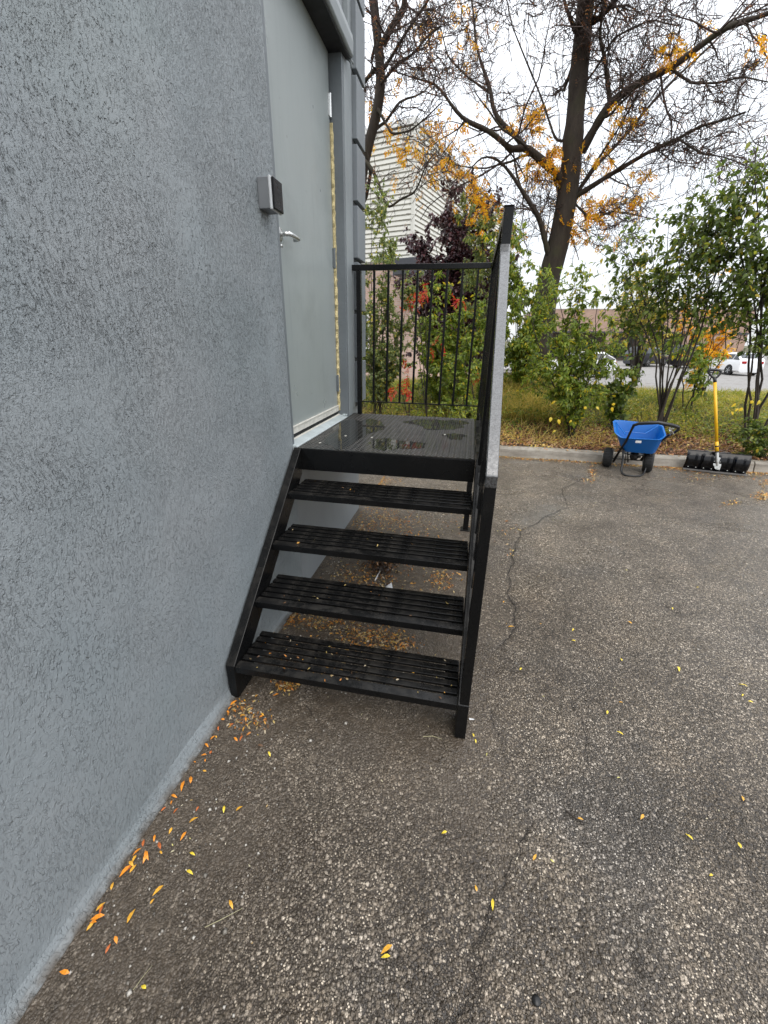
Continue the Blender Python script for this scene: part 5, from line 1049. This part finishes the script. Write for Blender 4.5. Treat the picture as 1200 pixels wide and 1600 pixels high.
plant('purple_leaf_tree', 'conical dark purple-leaved tree in front of the cream warehouse', 'tree', at(715, 600, y=13), T((745, 325, 13), (715, 350, 12.9), (760, 335, 13.1), (695, 350, 13), (765, 360, 13), (680, 380, 12.9), (715, 380, 12.7), (745, 390, 12.8), (780, 400, 13), (665, 410, 13), (700, 420, 12.8), (735, 430, 12.7), (770, 430, 12.9), (655, 430, 13), (690, 460, 12.8), (760, 480, 12.8), (660, 395, 13.2), (725, 350, 12.8), (685, 425, 12.6), (720, 405, 12.6), (750, 420, 12.6), (670, 440, 12.7), (705, 365, 12.9), (745, 360, 12.9)), PUR, 56, 27000, (.09, .14), .65, .03, (12, 8), .36, lmax=1.15, bend=.1)
# sumacs with drooping red pinnate leaves
def sumac(label, base, spots, seed):
    base = np.array(base); base[2] = float(verge_z(np.array(base[0]), np.array(base[1]))); root = thing('sumac', label, 'shrub', tuple(base)); rr = np.random.default_rng(seed)
    for (u, v, y) in spots:
        t = at(u, v, y=y); P = smooth_poly([base, base*.45+t*.55+np.array([0, 0, .12]), t], 10); V, Q = tubes_np((P-base)[None], np.linspace(.009, .004, 10)[None], 6); np_mesh('stem', V, Q, STEM, root, True)
        N = 4; b = np.repeat(t[None], N, 0)+rr.normal(size=(4, 3))*.05; B, D, Nn, L_, W_ = compound_leaves(rr, b, 14, rr.uniform(.12, .2, N), rr.uniform(.05, .075, N), rr.uniform(.018, .026, N), .8); leaf_obj(root, B, D, Nn, L_, W_, REDL, rr, 'red_leaves', simple_=False)
sumac('red-leaved sumac at mid height behind the centre of the railing', at(668, 650, y=7.1), [(652, 462, 7.0), (664, 450, 7.0), (640, 470, 7.0)], 61)
sumac('red-leaved sumac drooping low behind the left part of the railing', at(640, 650, y=6.8), [(622, 600, 6.6), (640, 612, 6.6), (637, 585, 6.7)], 62)
sumac('orange-red sumac low behind the right part of the railing', at(745, 650, y=6.9), [(735, 588, 6.8), (682, 545, 6.8), (720, 472, 7.0)], 63)
# small trees in and beyond the lot
plant('young_lot_tree', 'young yellowing tree with a pale trunk in the parking lot', 'tree', (*at(1008, 578, z=-.5)[:2]*.62, -.5), [at(u, v, y=19.8) for u, v in ((985, 450), (1000, 440), (1015, 435), (1030, 450), (960, 465), (1045, 465), (1010, 460), (975, 480), (1035, 480))], leafmat('lot_tree_leaf', [(0, (.22, .24, .05)), (.4, (.42, .38, .06)), (.7, (.6, .46, .06))], .5, .4), 57, 2600, (.10, .16), .5, .06, (9, 5), .3, lmax=1.2, bend=.05, tleaf=.5)
for k, (x_, lb) in enumerate(((12.5, 'evergreen shrub at the left end of the brick building front'), (17, 'evergreen shrub under the canopy of the brick building'), (21.5, 'evergreen shrub behind the dark grey SUV'), (26, 'evergreen shrub towards the right end of the brick building'))):
    plant('clipped_shrub', lb, 'shrub', (x_, 56.5, -.5), [(x_+a, 56.5+.3*a, .9+.5*math.cos(a)) for a in (-1.5, -1, -.5, 0, .5, 1, 1.5)], GR2, 70+k, 900, (.16, .26), .6, .03, (8, 4), .5, group='evergreen shrubs in front of the brick building')
# distant trees on the horizon
for k, (x_, y_, h_, lb) in enumerate(((46, 78, 3.4, 'low distant tree at the right horizon, nearest the red shop'), (56, 84, 4.2, 'taller distant tree at the far right horizon'), (-16, 60, 7, 'distant tree far behind the left of the warehouse'))):
    plant('distant_tree', lb, 'tree', (x_, y_, -.6), [(x_+a*2.2, y_, h_*.75+1.2*math.cos(a*1.2)) for a in (-1.3, -.8, -.4, 0, .4, .8, 1.3)], GR2, 80+k, 1500, (.35, .6), .6, .12, (9, 4), .4, lmax=2)
# =================================================================== GRASS, WEEDS AND DEAD LEAVES ON THE VERGE
def vz(x, y): return verge_z(x, y)
def grass(name, label, n, xr, yr, Lr, wr, mat, seed, dens=None, lean=.35, cat='grass', simple_=True, flat=False, z0=0):
    rr = np.random.default_rng(seed); x = rr.uniform(*xr, n); y = rr.uniform(*yr, n)
    if dens is not None: k = rr.random(n) < dens(x, y); x = x[k]; y = y[k]
    m = len(x); B = np.stack([x, y, vz(x, y)+z0], 1)
    if flat: D = rr.normal(size=(m, 3))*np.array([1, 1, .3]); Nn = np.array([0, 0, 1.])+rr.normal(size=(m, 3))*.5
    else: D = np.array([0, 0, 1.])+rr.normal(size=(m, 3))*lean; Nn = rr.normal(size=(m, 3))*np.array([1, 1, .2])
    hs = .6+.6*np.clip(.5+.5*wob(x, y, 2.1, seed), 0, 1.3); Ls = rr.uniform(*Lr, m)*(hs if not flat else 1); V, F, k = leaves_np(B, D, Nn, Ls, rr.uniform(*wr, m), simple_)
    if not flat: V = V.reshape(m, k, 3); V[:, -1 if not simple_ else 2] += (unit(rr.normal(size=(m, 3)))*np.array([1, 1, .0])-np.array([0, 0, .35]))*(Ls*.35)[:, None]; V = V.reshape(-1, 3)
    patchy = np.clip(.5+.35*wob(x, y, 1.6, seed+3)+rr.normal(size=m)*.22, 0, .999)
    o = np_mesh(name, V, F, mat, None, False, {'rnd': np.repeat(patchy, k)}); return tag(o, label, cat, kind='stuff')
GRS = leafmat('verge_grass_blade', [(0, (.20, .24, .04)), (.3, (.32, .33, .055)), (.5, (.46, .42, .08)), (.7, (.58, .46, .12)), (.88, (.62, .46, .18))], .6, .45)
DRY = leafmat('dry_grass_blade', [(0, (.40, .33, .08)), (.35, (.60, .46, .13)), (.7, (.74, .58, .22))], .7, .45)
WEED = leafmat('weed_leaf', [(0, (.12, .17, .03)), (.3, (.20, .25, .04)), (.6, (.32, .34, .055)), (.85, (.55, .46, .08))], .5, .5)
DEAD = leafmat('dead_leaf', [(0, (.13, .055, .025)), (.25, (.24, .10, .045)), (.5, (.34, .17, .075)), (.7, (.44, .28, .15)), (.88, (.56, .29, .07)), (.96, (.68, .5, .14))], .6, .15)
back = lambda x, y: np.clip((y-6.9-.25*wob(x, y, 1.3))/.8, .0, 1)
grass('verge_grass', 'olive and straw coloured grass growing on the verge behind the kerb', 42000, (-3.5, 9.5), (6.5, 11.5), (.10, .26), (.006, .011), GRS, 91, back)
grass('verge_weeds', 'low leafy weeds among the grass on the verge', 36000, (-2.5, 8.5), (6.5, 9.8), (.035, .075), (.022, .045), WEED, 92, lambda x, y: np.clip((y-6.55-.4*wob(x, y, 1.9, 5))/.8, .05, 1)*np.clip(.6+.7*wob(x, y, 1.1, 9), .1, 1), 1.4, 'weeds', z0=.06, flat=True)
grass('verge_weeds', 'taller weed sprigs rising above the verge grass', 12000, (-2.5, 8.5), (7.0, 9.6), (.05, .08), (.02, .035), WEED, 98, lambda x, y: np.clip(.3+1.0*wob(x, y, 1.5, 2), 0, 1), 1.2, 'weeds', z0=.17, flat=True)
grass('tall_dry_grass', 'tall straw-coloured dry grass in front of the locust trunk', 5200, (1.0, 2.75), (7.2, 9.3), (.22, .48), (.008, .015), DRY, 93, lambda x, y: np.clip(1.2-((x-1.8)/.8)**2, 0, 1), .28)
grass('verge_weeds', 'straggly yellow-green weeds mixed into the tall dry grass', 7000, (.9, 3.2), (6.9, 9.4), (.03, .06), (.014, .026), WEED, 99, lambda x, y: np.clip(1.1-((x-1.9)/1.2)**2, 0, 1), 1.3, 'weeds', z0=.22, flat=True)
grass('dry_stalks', 'flattened dry stalks over the brown leaves behind the kerb', 5200, (-1.5, 6.5), (6.17, 7.4), (.14, .34), (.004, .007), DRY, 94, lambda x, y: np.where(x < 2.9, 1, .25), .9)
grass('dead_leaves', 'brown and orange dead leaves carpeting the verge edge behind the kerb', 26000, (-1.5, 7.5), (6.15, 7.9), (.03, .065), (.018, .035), DEAD, 95, lambda x, y: np.clip((8.0-y)/1.0, 0, 1), .5, 'leaf litter', simple_=False, flat=True, z0=.012)
r_ = np.random.default_rng(97); xk = r_.uniform(1.0, 6.5, 500); P = np.stack([xk, r_.uniform(6.0, 6.15, 500), np.full(500, .131)], 1); leaf_scatter('leaf_litter', 'few brown leaflets resting on top of the kerb', P[:220], 6, (.015, .04))
